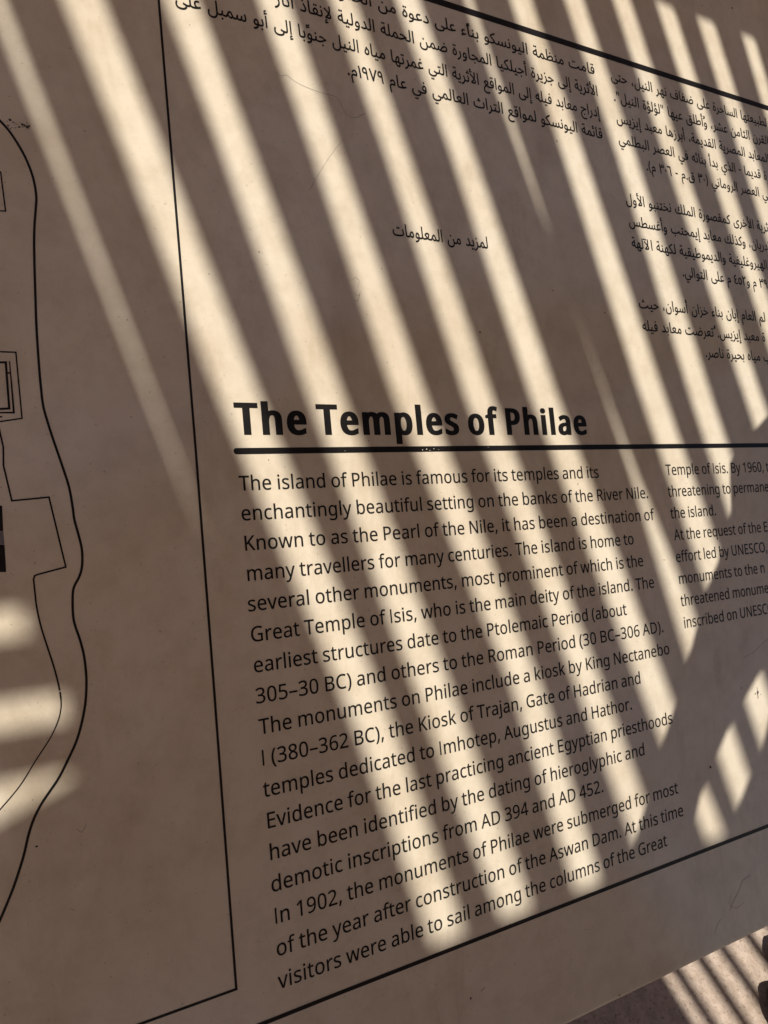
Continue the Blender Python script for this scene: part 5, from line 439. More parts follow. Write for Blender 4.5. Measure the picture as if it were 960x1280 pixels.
    65267: (185, ((-1, -11, 7, 53, 67, 56, 81, 60, 90, 67, 95, 78, 97, 96, 92, 130, 80, 173, 61, 226, 124, 249, 141, 198, 153, 149, 158, 106, 156, 77, 149, 53, 138, 32, 121, 16, 100, 3, 74, -5), (118, -123, 103, -120, 91, -112, 83, -100, 80, -86, 83, -72, 91, -60, 103, -51, 118, -48, 132, -51, 144, -60, 152, -72, 155, -86, 152, -100, 144, -112, 132, -120), (36, -123, 22, -120, 10, -112, 1, -100, -1, -86, 1, -72, 10, -60, 22, -51, 36, -48, 51, -51, 63, -60, 71, -72, 74, -86, 71, -100, 63, -112, 51, -120),)),
    65268: (229, ((-1, -11, 7, 53, 58, 58, 70, 63, 78, 72, 92, 107, 106, 177, 168, 165, 161, 134, 156, 108, 154, 87, 155, 73, 161, 64, 184, 57, 236, 54, 249, 52, 260, 44, 267, 23, 264, 10, 256, -1, 244, -9, 230, -11, 170, -7, 134, 6, 117, 28, 108, 66, 146, 63, 120, 21, 93, 1, 56, -9), (157, -123, 143, -120, 131, -112, 122, -100, 120, -86, 122, -72, 131, -60, 143, -51, 157, -48, 172, -51, 184, -60, 192, -72, 195, -86, 192, -100, 184, -112, 172, -120), (76, -123, 62, -120, 49, -112, 41, -100, 38, -86, 41, -72, 49, -60, 61, -51, 76, -48, 90, -51, 102, -60, 111, -72, 113, -86, 111, -100, 102, -112, 90, -120),)),
    65269: (410, ((233, 318, 231, 348, 227, 385, 221, 424, 288, 432, 293, 393, 296, 354, 298, 322, 294, 266, 281, 212, 259, 161, 251, 147, 209, 92, 158, 53, 221, 57, 249, 61, 259, 71, 262, 85, 258, 99, 245, 120, 193, 172, 117, 234, 21, 305, 58, 357, 161, 279, 233, 219, 283, 168, 313, 124, 320, 102, 323, 80, 318, 50, 301, 22, 286, 9, 267, 0, 242, -6, 213, -8, 68, -8, 68, 52, 126, 97, 167, 139, 197, 180, 217, 223, 229, 268), (124, 371, 90, 377, 63, 390, 44, 395, 29, 390, 7, 373, -28, 402, 8, 436, 26, 444, 44, 447, 74, 440, 99, 428, 124, 423, 139, 426, 165, 439, 191, 402, 150, 376),)),
    65271: (353, ((233, 318, 231, 348, 227, 385, 221, 424, 288, 432, 293, 393, 296, 354, 298, 322, 294, 266, 281, 212, 259, 161, 251, 147, 209, 92, 158, 53, 221, 57, 249, 61, 259, 71, 262, 85, 258, 99, 245, 120, 193, 172, 117, 234, 21, 305, 58, 357, 161, 279, 233, 219, 283, 168, 313, 124, 320, 102, 323, 80, 318, 50, 301, 22, 286, 9, 267, 0, 242, -6, 213, -8, 68, -8, 68, 52, 126, 97, 167, 139, 197, 180, 217, 223, 229, 268), (17, 367, 7, 415, 39, 423, 71, 429, 65, 397, 40, 409, 24, 423, 12, 441, 8, 463, 11, 482, 18, 497, 30, 510, 45, 519, 77, 525, 93, 524, 114, 518, 107, 473, 88, 477, 78, 478, 60, 473, 58, 470, 56, 465, 58, 456, 62, 449, 78, 437, 104, 423, 55, 420, 95, 438, 128, 449, 142, 404, 101, 390, 62, 379),)),
    65273: (353, ((233, 318, 231, 348, 227, 385, 221, 424, 288, 432, 293, 393, 296, 354, 298, 322, 294, 266, 281, 212, 259, 161, 251, 147, 209, 92, 158, 53, 221, 57, 249, 61, 259, 71, 262, 85, 258, 99, 245, 120, 193, 172, 117, 234, 21, 305, 58, 357, 161, 279, 233, 219, 283, 168, 313, 124, 320, 102, 323, 80, 318, 50, 301, 22, 286, 9, 267, 0, 242, -6, 213, -8, 68, -8, 68, 52, 126, 97, 167, 139, 197, 180, 217, 223, 229, 268), (59, -189, 49, -142, 81, -134, 113, -128, 107, -160, 82, -148, 66, -134, 54, -115, 50, -94, 53, -75, 60, -59, 72, -47, 87, -38, 119, -32, 135, -33, 156, -39, 149, -84, 130, -80, 120, -79, 103, -83, 100, -87, 99, -92, 100, -101, 104, -108, 120, -120, 146, -133, 98, -137, 137, -118, 170, -107, 184, -153, 143, -166, 104, -178),)),
}

def winding(pt, loops):
    x, y = pt
    w = 0
    for l in loops:
        for i in range(len(l)):
            (x0, y0), (x1, y1) = l[i - 1], l[i]
            if (y0 <= y) != (y1 <= y):
                side = (x1 - x0) * (y - y0) - (x - x0) * (y1 - y0)
                if y1 > y0 and side > 0:
                    w += 1
                elif y1 <= y0 and side < 0:
                    w -= 1
    return w

GLYPH_CACHE = {}
def glyph(table, ch):
    """(advance, points, triangles) of one character, in thousandths of its font size."""
    key = (id(table), ch)
    if key not in GLYPH_CACHE:
        adv, flat = table[ord(ch)]
        loops = [list(zip(l[0::2], l[1::2])) for l in flat]
        pts, edges = [], []
        for l in loops:
            b = len(pts)
            pts += [Vector(q) for q in l]
            edges += [(b + i, b + (i + 1) % len(l)) for i in range(len(l))]
        vo, _, fo, _, _, _ = delaunay_2d_cdt(pts, edges, [], 0, 1e-4)
        tri = []
        for f in fo:
            c = sum((vo[i] for i in f), Vector((0, 0))) / len(f)
            if winding((c.x + 0.0131, c.y + 0.0077), loops) != 0:
                tri.append(tuple(f))
        GLYPH_CACHE[key] = (adv, [tuple(v) for v in vo], tri)
    return GLYPH_CACHE[key]

# ---- Arabic joining: letters take their beginning, middle, end or lone form; lines run right to left
FORMS = {}
for cp in range(0xFE70, 0xFEFD):
    d = unicodedata.decomposition(chr(cp)).split()
    if len(d) > 1 and d[0] in ('<isolated>', '<final>', '<initial>', '<medial>'):
        FORMS.setdefault(tuple(int(q, 16) for q in d[1:]), {})[d[0][1:-1]] = chr(cp)

def arabic(s):
    """The line as printed, left to right; a mark follows the letter it sits on."""
    units = []
    for ch in s:
        c = ord(ch)
        if 0x64B <= c <= 0x652:
            units[-1][1].append(ch)
        elif units and units[-1][0] + (c,) in FORMS and len(units[-1][0]) == 1:
            units[-1][0] = units[-1][0] + (c,)
        else:
            units.append([(c,), []])
    def to_next(u): return 'initial' in FORMS.get(u, {})
    def to_prev(u): return 'final' in FORMS.get(u, {})
    out = []
    for i, (u, marks) in enumerate(units):
        p = i > 0 and to_next(units[i - 1][0]) and to_prev(u)
        n = i + 1 < len(units) and to_next(u) and to_prev(units[i + 1][0])
        if u in FORMS:
            g = FORMS[u]['medial' if p and n else 'final' if p else 'initial' if n else 'isolated']
        else:
            g = {'(': ')', ')': '('}.get(chr(u[0]), chr(u[0]))
        out.append(g + ''.join(marks))
    line, i = [], 0
    out.reverse()
    while i < len(out):
        j = i
        while j < len(out) and 0x660 <= ord(out[j][0]) <= 0x669:      # numbers keep their order
            j += 1
        if j > i:
            line += out[i:j][::-1]
            i = j
        else:
            line.append(out[i])
            i += 1
    return ''.join(line)

class Print:
    """Collects ink shapes; build() makes one flat printed part."""
    def __init__(self):
        self.v, self.f, self.k = [], [], 0
    def shape(self, pts, tris):
        b = len(self.v)
        z = INK_Z + (self.k % 5) * 0.000012 / U
        self.k += 1
        self.v += [local(x, y, z) for x, y in pts]
        for t in tris:
            (x0, y0), (x1, y1), (x2, y2) = (pts[i] for i in t[:3])
            ccw = (x1 - x0) * (y2 - y0) - (x2 - x0) * (y1 - y0) > 0
            self.f.append(tuple(b + i for i in (t if ccw else reversed(t))))
    def text(self, table, s, y, sy, x0=None, x1=None, sx=None, space=208, spare=None, spare_scale=1.0, track=0.0):
        """One line at baseline y. sy: lines per font unit. Give x0 and x1 (ink ends), or one end and sx."""
        pen, items, lo, hi = 0.0, [], 1e9, -1e9
        marks_at = 0.0
        for ch in s:
            if ch == ' ':
                pen += space
                continue
            t, k = table, 1.0
            if ord(ch) not in table:
                t, k = spare, spare_scale
            adv, gp, gt = glyph(t, ch)
            if adv == 0:                                   # a mark sits over the letter before it
                items.append((gp, gt, marks_at - 88, k))
                continue
            xs = [q[0] * k for q in gp]
            lo, hi = min(lo, pen + min(xs)), max(hi, pen + max(xs))
            items.append((gp, gt, pen, k))
            marks_at = pen + (min(xs) + max(xs)) / 2
            pen += adv * k + track
        if sx is None:
            sx = (x1 - x0) / (hi - lo)
        off = x0 - lo * sx if x0 is not None else x1 - hi * sx
        for gp, gt, px, k in items:
            self.shape([(off + (px + qx * k) * sx, y + qy * k * sy) for qx, qy in gp], gt)
        return sx
    def stroke(self, pts, w, round_ends=False):
        """A printed line of width w (a number, or one per point) through pts."""
        n = len(pts)
        ws = w if isinstance(w, (list, tuple)) else [w] * n
        P = [Vector(p) for p in pts]
        L, R = [], []
        for i in range(n):
            a = (P[i] - P[i - 1]).normalized() if i else (P[1] - P[0]).normalized()
            b = (P[i + 1] - P[i]).normalized() if i < n - 1 else a
            t = (a + b)
            t = t.normalized() if t.length > 1e-6 else a
            nr = Vector((-t.y, t.x))
            k = max(0.35, nr.dot(Vector((-a.y, a.x))))
            L.append(P[i] + nr * ws[i] / 2 / k)
            R.append(P[i] - nr * ws[i] / 2 / k)
        pts2 = [tuple(q) for q in L] + [tuple(q) for q in R]
        tris = []
        for i in range(n - 1):
            tris += [(i, i + 1, n + i + 1), (i, n + i + 1, n + i)]
        self.shape(pts2, tris)
        if round_ends:
            for e, q in ((0, P[0]), (-1, P[-1])):
                r = ws[e] / 2
                ring = [(q.x + r * math.cos(a * math.pi / 10), q.y + r * math.sin(a * math.pi / 10)) for a in range(20)]
                self.shape(ring, [(0, i, i + 1) for i in range(1, 19)])
    def poly(self, pts):
        tri = tessellate_polygon([[Vector((*q, 0)) for q in pts]])
        self.shape(pts, tri)
    def build(self, name, mat, label=None, parent=None):
        return part(name, self.v, self.f, mat, label, parent)

EN_SY = 0.5 / 584
# title and its rule
pr = Print()
pr.text(LATIN_BOLD, 'The Temples of Philae', 1.872, 1.10 / 572, 0.0, 15.86, space=200)
pr.build('title_text', M_INK, 'bold black title reading The Temples of Philae')
pr = Print()
pr.stroke([(-0.02, 1.325), (9.0, 1.333), (20.0, 1.342), (46.0, 1.345)], 0.215, True)
pr.build('title_rule', M_LINE, 'thick black rule under the title')

# English text
EN1 = [
    'The island of Philae is famous for its temples and its',
    'enchantingly beautiful setting on the banks of the River Nile.',
    'Known to as the Pearl of the Nile, it has been a destination of',
    'many travellers for many centuries. The island is home to',
    'several other monuments, most prominent of which is the',
    'Great Temple of Isis, who is the main deity of the island. The',
    'earliest structures date to the Ptolemaic Period (about',
    '305–30 BC) and others to the Roman Period (30 BC–306 AD).',
    'The monuments on Philae include a kiosk by King Nectanebo',
    'I (380–362 BC), the Kiosk of Trajan, Gate of Hadrian and',
    'temples dedicated to Imhotep, Augustus and Hathor.',
    'Evidence for the last practicing ancient Egyptian priesthoods',
    'have been identified by the dating of hieroglyphic and',
    'demotic inscriptions from AD 394 and AD 452.',
    'In 1902, the monuments of Philae were submerged for most',
    'of the year after construction of the Aswan Dam. At this time',
    'visitors were able to sail among the columns of the Great',
]
EN1_RIGHT = [16.25, 19.13, 19.39, 17.90, 18.34, 18.87, 17.0, 19.12, 19.35, 17.36, 16.68, 19.04, 17.12, 14.55, 18.89, 19.05, 17.86]
pr = Print()
LSB = {'T': -0.03, 'e': -0.03, 'K': 0.0, 'm': 0.0, 's': -0.06, 'G': -0.04, '3': -0.05, 'I': 0.0, 't': -0.06, 'E': 0.0, 'h': 0.0, 'd': -0.04, 'o': -0.04, 'v': -0.09}
for k, s in enumerate(EN1):
    sx = pr.text(LATIN, s, -float(k), EN_SY, LSB.get(s[0], 0.0), EN1_RIGHT[k], space=196)
pr.build('english_text', M_INK, 'seventeen line English paragraph under the title')
EN2 = [
    'Temple of Isis. By 1960, t',
    'threatening to permane',
    'the island.',
    'At the request of the E',
    'effort led by UNESCO,',
    'monuments to the n',
    'threatened monumen',
    'inscribed on UNESCO',
]
pr = Print()
for k, s in enumerate(EN2):
    pr.text(LATIN, s, -float(k), EN_SY, 20.50 + LSB.get(s[0], 0.0), sx=0.000803, space=196)
pr.build('english_text', M_INK, 'second English column, cut by the picture edge')

# Arabic text
AR_SY = 0.5 / 423
AR1 = [
    'قامت منظمة اليونسكو بناءً على دعوة من الحكومة',
    'الأثرية إلى جزيرة أجيلكيا المجاورة ضمن الحملة الدولية لإنقاذ آثار',
    'إدراج معابد فيله إلى المواقع الأثرية التي غمرتها مياه النيل جنوبًا إلى أبو سمبل على',
    'قائمة اليونسكو لمواقع التراث العالمي في عام ١٩٧٩م.',
]
AR1_Y = [18.80, 17.77, 16.73, 15.71]
AR1_LEFT = [None, 2.80, -0.90, 5.60]
pr = Print()
for s, y, xl in zip(AR1, AR1_Y, AR1_LEFT):
    if xl is None:
        pr.text(ARABIC, arabic(s), y, AR_SY, x1=18.82, sx=0.00116, space=205, spare=LATIN, spare_scale=0.74)
    else:
        pr.text(ARABIC, arabic(s), y, AR_SY, xl, 18.85, space=205, spare=LATIN, spare_scale=0.74)
pr.build('arabic_text', M_INK, 'four line Arabic paragraph at the top')
pr = Print()
pr.text(ARABIC, arabic('لمزيد من المعلومات'), 9.62, AR_SY, 6.93, 11.48, space=205)
pr.build('caption_text', M_INK, 'short Arabic caption line standing alone in the middle')
AR2 = [
    'لطبيعتها الساحرة على ضفاف نهر النيل، حتى',
    'في القرن الثامن عشر، وأُطلق عيها "لؤلؤة النيل".',
    'المعابد المصرية القديمة، أبرزها معبد إيزيس',
    'ة قديما - الذي بدأ بنائه في العصر البطلمي',
    'في العصر الروماني (٣٠ ق.م - ٣٠٦ م).',
    'ثرية الأخرى كمقصورة الملك نختنبو الأول',
    'هادريان، وكذلك معابد إيمحتب وأغسطس',
    'الهيروغليفية والديموطيقية لكهنة الآلهة',
    '٣٩ م و٤٥٢ م على التوالي.',
    'لم العام إبان بناء خزان أسوان، حيث',
    'ة معبد إيزيس. تُعرضت معابد فيله',
    'ب مياه بحيرة ناصر.',
]
AR2_Y = [18.80, 17.77, 16.73, 15.71, 14.68, 12.80, 11.75, 10.70, 9.65, 7.82, 6.76, 5.72]
AR2_LEFT = [19.85, 19.90, 19.90, 19.88, 21.57, 19.90, 19.93, 19.95, 23.24, 19.97, 20.02, 24.22]
pr = Print()
for s, y, xl in zip(AR2, AR2_Y, AR2_LEFT):
    pr.text(ARABIC, arabic(s), y, AR_SY, xl, sx=0.00108, space=205, spare=LATIN, spare_scale=0.74)
pr.build('arabic_text', M_INK, 'Arabic column beyond, cut by the picture edge')

# ---- frame lines -------------------------------------------------
pr = Print()
pr.stroke([(-1.46, 34.0 - 5), (-1.462, 16.69), (-1.425, 8.0), (-1.40, 1.44), (-1.41, -6.0), (-1.45, -15.535), (-20.0, -15.60)], 0.082)
pr.build('border_line', M_LINE, 'thin black border round the map side')
pr = Print()
pr.stroke([(-1.0, 19.96), (10.0, 19.93), (60.0, 19.92)], 0.29)
pr.build('border_line', M_LINE, 'thick black line above the Arabic text')
pr = Print()
pr.stroke([(-3.0, -16.86), (2.0, -16.81), (20.0, -16.765), (60.0, -16.76)], [0.135, 0.135, 0.165, 0.18])
pr.build('border_line', M_LINE, 'thick black line below the English text')

# ---- the map -----------------------------------------------------
# traced in the photograph's pixels and laid onto the board's plane
F_PX = 1005.16
CAMP = Vector((-9.21450995, -2.89308266, 25.3349711))
def on_board(u, v):
    d = rot @ Vector(((u - 480) / F_PX, -(v - 640) / F_PX, -1))
    t = -CAMP.z / d.z
    q = CAMP + d * t
    return (q.x, q.y)

def smooth_path(pts, n=5):
    out = []
    for i in range(len(pts) - 1):
        p0, p1, p2, p3 = pts[max(i - 1, 0)], pts[i], pts[i + 1], pts[min(i + 2, len(pts) - 1)]
        for j in range(n):
            t = j / n
            out.append(tuple(0.5 * (2 * p1[q] + (p2[q] - p0[q]) * t + (2 * p0[q] - 5 * p1[q] + 4 * p2[q] - p3[q]) * t * t
                                    + (3 * p1[q] - p0[q] - 3 * p2[q] + p3[q]) * t ** 3) for q in (0, 1)))
    return out + [pts[-1]]

def trace(pts):
    return [on_board(*p) for p in pts]

SHORE = [(-40, 118), (-18, 133), (0, 151), (13, 166), (27, 188), (36, 207), (42, 225), (45.3, 245), (44.6, 262), (43.2, 280), (42.6, 300),
         (43, 330), (44.2, 370), (45.6, 410), (48.7, 457), (51.2, 485), (53.9, 507), (58.7, 525), (66, 548), (77, 580), (86, 608), (90.5, 632),
         (93, 650), (97.7, 667), (102, 685), (102.9, 700), (101.8, 712), (98.5, 722), (93.2, 732), (91, 741), (90.8, 758), (91.8, 773), (94.5, 784),
         (100, 800), (105, 820), (107.8, 845), (107.6, 868), (105.8, 885), (101.8, 905), (95.6, 926), (86.7, 946), (73.7, 972), (61.7, 990),
         (51.7, 1005), (42.5, 1023), (35.8, 1043), (30, 1068), (23.3, 1090), (15, 1114), (0, 1150), (-14, 1180)]
WALL = [(-8, 500), (0, 541), (4.1, 559), (4.3, 582), (14.8, 626)]
WALL2 = [(61.2, 621.5), (82.2, 708.8)]
WALL3 = [(41.9, 724), (43.6, 740), (46, 760), (51.7, 785), (60, 811), (68.3, 837), (74.0, 860), (76.3, 876), (75.8, 888), (71.9, 903),
         (62.5, 923), (45, 950), (25, 982), (0, 1012), (-25, 1040)]
pr = Print()
pr.stroke(smooth_path(trace(SHORE)), 0.073)
sh = pr.build('map_shoreline', M_LINE, 'thick wavy shoreline of the island map')
pr = Print()
path = trace(WALL) + trace(WALL2) + trace([(46.5, 718.3), (43.2, 719.9)]) + smooth_path(trace(WALL3))
wid = [0.05] * len(path)
for i in range(len(path)):
    if path[i][1] < -5.9:
        wid[i] = 0.036
pr.stroke(path, wid)
pr.build('map_wall_line', M_LINE, 'thin zigzag terrace line inside the shoreline')
pr = Print()
pr.stroke(trace([(-20, 439), (19.8, 440.4), (27.5, 523), (0, 527), (-20, 529.5)]), 0.042)
pr.stroke(trace([(-20, 453), (7.2, 453), (11.5, 510.6), (-20, 512.5)]), 0.064)
pr.stroke(trace([(11.8, 451.5), (14.5, 482), (17.3, 515.8), (-20, 516.2)]), [0.03, 0.045, 0.055, 0.03])
pr.stroke(trace([(8.5, 466.3), (13, 466.3)]), 0.05)
pr.stroke(trace([(-20, 521.5), (2.7, 521)]), 0.05)
pr.build('map_temple_plan', M_LINE, 'nested rectangles of the temple plan at the map edge')
pr = Print()
pr.stroke(trace([(-20, 213), (0.8, 215), (6.9, 264), (-20, 262.5)]), 0.042)
pr.build('map_building_outline', M_LINE, 'small thin rectangle of a building on the map')
pr = Print()
pr.poly(trace([(-25, 632), (2.6, 632), (4.1, 664), (-25, 664)]))
pr.poly(trace([(-25, 681), (5.6, 681), (7.7, 715), (-25, 716)]))
blk = pr.build('map_block', M_LINE, 'black map block with a grey band across it')
pr = Print()
pr.poly(trace([(-25, 664.4), (4.2, 664.4), (5.5, 680.6), (-25, 680.6)]))
pr.build('grey_band', M_GREYINK, None, blk)

# ---- wear on the face --------------------------------------------
def speck(pr, u, v, r, n=9):
    x, y = on_board(u, v)
    a0 = random.random() * 6
    pts = []
    for i in range(n):
        a = a0 + i * 2 * math.pi / n
        q = r * random.uniform(0.65, 1.25)
        pts.append((x + q * math.cos(a), y + q * 0.9 * math.sin(a)))
    pr.shape(pts, [(0, i, i + 1) for i in range(1, n - 1)])

pr = Print()
for u, v, r in [(12.6, 150, .055), (10, 157, .03), (17, 153, .028), (20, 154.5, .02), (24, 159, .035), (27.5, 155.5, .04), (30, 156.5, .035), (31.5, 158, .03),
                (34.2, 159, .055), (36.5, 158, .03), (15, 159.5, .02), (13, 161, .02), (22, 156, .018), (9, 152, .02), (28.6, 158.7, .025), (34, 156.5, .02), (19, 160, .02)]:
    speck(pr, u, v, r)
for i in range(26):
    speck(pr, random.uniform(8, 38), random.gauss(157, 2.4), random.uniform(.006, .014))
pr.build('smudge', M_DIRT, 'crumbly dark smudge beside the shoreline')
pr = Print()
for u, v, r in [(46, 1058, .045), (159, 400, .025), (196, 351, .015), (335.5, 575, .03), (460.5, 551, .025), (691, 363, .045), (756, 391, .045),
                (600, 415.5, .06), (477, 336, .03), (774, 1244, .05), (732, 1162, .03), (745, 1150, .025), (888, 959, .085), (947, 866, .11), (944, 867, .05), (951, 868, .04), (927, 860, .05),
                (588, 1248, .06), (915, 10, .08), (877, 7, .05), (696, 176.5, .05), (311, 108, .02), (324, 315, .03), (596, 313, .02), (137, 1140, .02),
                (188, 1139, .018), (443, 722, .02), (560, 800, .02), (830, 700, .04), (722, 605, .035), (270, 660, .015), (150, 560, .012), (220, 1010, .014), (640, 250, .03),
                (515, 470, .02), (575, 455, .02), (760, 470, .03), (868, 640, .03), (905, 1230, .03)]:
    speck(pr, u, v, r * 0.8)
for i in range(150):
    speck(pr, random.uniform(0, 960), random.uniform(0, 1200), random.uniform(.004, .016), 6)
pr.stroke(trace([(946, 858), (947.5, 873)]), [.02, .05])
pr.build('dirt_specks', M_DIRT, 'tiny dark dirt specks scattered over the board')['kind'] = 'stuff'
pr = Print()
pr.stroke(smooth_path(trace([(345, 90), (351, 95), (358, 94), (366, 100), (376, 106), (390, 112), (401, 116), (413, 119), (421, 122), (426, 130),
                             (430, 139), (436, 145), (444, 147), (452, 144), (456, 142)])), 0.016)
pr.build('scratch', M_SCRATCH)
pr = Print()
pr.stroke(smooth_path(trace([(430, 174), (421, 184), (410, 199), (398, 218), (386, 239)])), 0.012)
pr.build('scratch', M_SCRATCH)
pr = Print()
pr.stroke(smooth_path(trace([(443, 366), (448, 370), (450, 366), (447, 376), (443, 375)])), 0.018)
pr.build('scratch', M_SCRATCH)
pr = Print()
pr.stroke(smooth_path(trace([(440, 350), (445, 347), (449, 352), (447, 360)])), 0.012)
pr.build('scratch', M_SCRATCH)
pr = Print()
pr.stroke(smooth_path(trace([(912, 1138), (916, 1128), (924, 1112), (928, 1101), (938, 1094)])), 0.02)
pr.build('scratch', M_SCRATCH)
pr = Print()
pr.stroke(smooth_path(trace([(914, 1118), (912, 1130), (921, 1135), (930, 1127)])), 0.014)
pr.build('scratch', M_SCRATCH)
pr = Print()
pr.stroke(smooth_path(trace([(893, 1167), (897, 1155), (902, 1148)])), 0.016)
pr.build('scratch', M_SCRATCH)
pr = Print()
pr.stroke(trace([(601, 1239), (606, 1234)]), 0.03)
pr.build('scratch', M_SCRATCH)
pr = Print()
pr.stroke(smooth_path(trace([(96, 1036), (102, 1040), (108, 1030)])), 0.014)
pr.build('scratch', M_SCRATCH)
pr = Print()
pr.stroke(smooth_path(trace([(930, 822), (942, 815), (954, 803), (962, 798)])), 0.015)
pr.build('scratch', M_SCRATCH)

pr = Print()
for u, v, r in [(528, 562.5, .022), (533, 561.5, .03), (537, 563, .018), (542, 561, .02), (548, 562, .014), (431, 563.5, .012), (610, 559, .015), (74.7, 864, .03)]:
    speck(pr, u, v, r)
pr.v = [(x, y, z + 0.0002) for x, y, z in pr.v]
pr.build('print_chips', M_BOARD, 'small chips worn through the black rule')['kind'] = 'stuff'

# ---- legs carrying the board --------------------------------------
def box_part(name, lo, hi, mat, parent):
    v = [Vector((x, y, z)) for z in (lo[2], hi[2]) for x, y in ((lo[0], lo[1]), (hi[0], lo[1]), (hi[0], hi[1]), (lo[0], hi[1]))]
    inv = board.matrix_world.inverted()
    o = mesh_obj(name, [inv @ q for q in v], [(3, 2, 1, 0), (4, 5, 6, 7), (0, 1, 5, 4), (1, 2, 6, 5), (2, 3, 7, 6), (3, 0, 4, 7)], mat, parent)
    bevel(o, 0.003)
    return o
for x in (-24.0, 28.0):
    w = W(x, 6, -TH)
    box_part('leg', (w.x - 0.04, w.y + 0.02, -0.02), (w.x + 0.04, w.y + 0.10, w.z + 0.01), M_METAL, board)

# ---------------------------------------------------------------- dark stone at the picture's edge
def ground_point(u, v):
    d = (BASIS @ rot) @ Vector(((u - 480) / F_PX, -(v - 640) / F_PX, -1))
    o = W(*CAMP)
    return o + d * (-o.z / d.z)

def lump(name, blobs, mat):
    import bmesh
    mb = bpy.data.metaballs.new('tmp')
    bm = bmesh.new()
    for c, r in blobs:
        tmp = bmesh.ops.create_icosphere(bm, subdivisions=4, radius=1.0)
        for v in tmp['verts']:
            n = v.co.copy()
            k = 1 + 0.07 * math.sin(5 * n.x + 3 * n.z + c.x * 9) + 0.05 * math.sin(9 * n.y + 4 * n.x)
            v.co = Vector((n.x * r[0] * k, n.y * r[1] * k, n.z * r[2] * k)) + c
    bpy.data.metaballs.remove(mb)
    me = bpy.data.meshes.new(name)
    bm.to_mesh(me)
    bm.free()
    me.materials.append(mat)
    o = bpy.data.objects.new(name, me)
    COL.objects.link(o)
    rm = o.modifiers.new('remesh', 'REMESH')
    rm.mode = 'VOXEL'
    rm.voxel_size = 0.006
    rm.use_smooth_shade = True
    sm = o.modifiers.new('smooth', 'SMOOTH')
    sm.iterations = 6
    return o

def on_ray(u, v, z=None, dist=None):
    d = (BASIS @ rot) @ Vector(((u - 480) / F_PX, -(v - 640) / F_PX, -1))
    o = W(*CAMP)
    k = dist if dist is not None else (z - o.z) / d.z
    return o + d * k, k
low, k = on_ray(1002, 1270, z=0.045)
top, _ = on_ray(999, 1200, z=0.04)
st = lump('stone', [(low, (0.054, 0.056, 0.058)), (top, (0.05, 0.05, 0.044))], M_STONE)
tag(st, 'dark brown knobbly stone standing on the striped ground at the board corner', 'stone')

# ---------------------------------------------------------------- mud wall facing the board
M_MUD = mat_plain('mud plaster', (0.30, 0.20, 0.12), (0.42, 0.29, 0.18), 3, 0.95, 0.1, (14, 6, 0.5, 0.02))
wl = [Vector((x, y, z)) for z in (0, 2.75) for x, y in ((0.9, -3.5), (2.80, -3.5), (2.80, -3.05), (0.9, -3.05))]
wall = mesh_obj('mud_wall', wl, [(3, 2, 1, 0), (4, 5, 6, 7), (0, 1, 5, 4), (1, 2, 6, 5), (2, 3, 7, 6), (3, 0, 4, 7)], M_MUD)
bevel(wall, 0.03, 3)
tag(wall, 'brown mud plastered wall facing the board', 'wall', kind='thing')

M_CLAY = mat_plain('red clay plaster', (0.58, 0.30, 0.15), (0.68, 0.37, 0.20), 6, 0.9, 0.1, (20, 6, 0.5, 0.01))
bl = [Vector((x, y, z)) for z in (0, 0.75) for x, y in ((-1.05, -1.3), (-0.12, -1.3), (-0.12, -0.72), (-1.05, -0.72))]
reflector = mesh_obj('clay_reflector', bl, [(3, 2, 1, 0), (4, 5, 6, 7), (0, 1, 5, 4), (1, 2, 6, 5), (2, 3, 7, 6), (3, 0, 4, 7)], M_CLAY)  # added out of view to throw warm light on the board's left side
bevel(reflector, 0.03, 3)
tag(reflector, 'red clay plastered bench added unseen to bounce sunlight onto the board', 'reflector', kind='thing')

# ---------------------------------------------------------------- slatted shade roof
# Laid out by where its shadow falls on the board's plane (X, Y), then carried up towards the sun.
def carry(x, y, height):
    """Point whose shadow falls on (x, y) of the board plane, at this height (in lines) above the text origin."""
    p = Vector((x, y, 0))
    t = (height - UP.dot(p)) / UP.dot(S)
    return W(*(p + S * t))

ROOF = 76.0
roof = bpy.data.objects.new('shade_roof', None)
COL.objects.link(roof)
roof.location = carry(10, 0, ROOF)
tag(roof, 'weathered timber shade roof of narrow laths on beams above the board', 'shade roof', kind='thing')

def slat(name, quad, height=ROOF, th=0.35, mat=None):
    bot = [carry(x, y, height) for x, y in quad]
    top = [q + Vector((0, 0, th * U)) for q in bot]
    c = sum(bot, Vector()) / len(bot)
    v, f = prism_between([q - c for q in bot], [q - c for q in top])
    o = mesh_obj(name, v, f, mat or M_WOOD, roof)
    o.location = c - roof.location
    return o

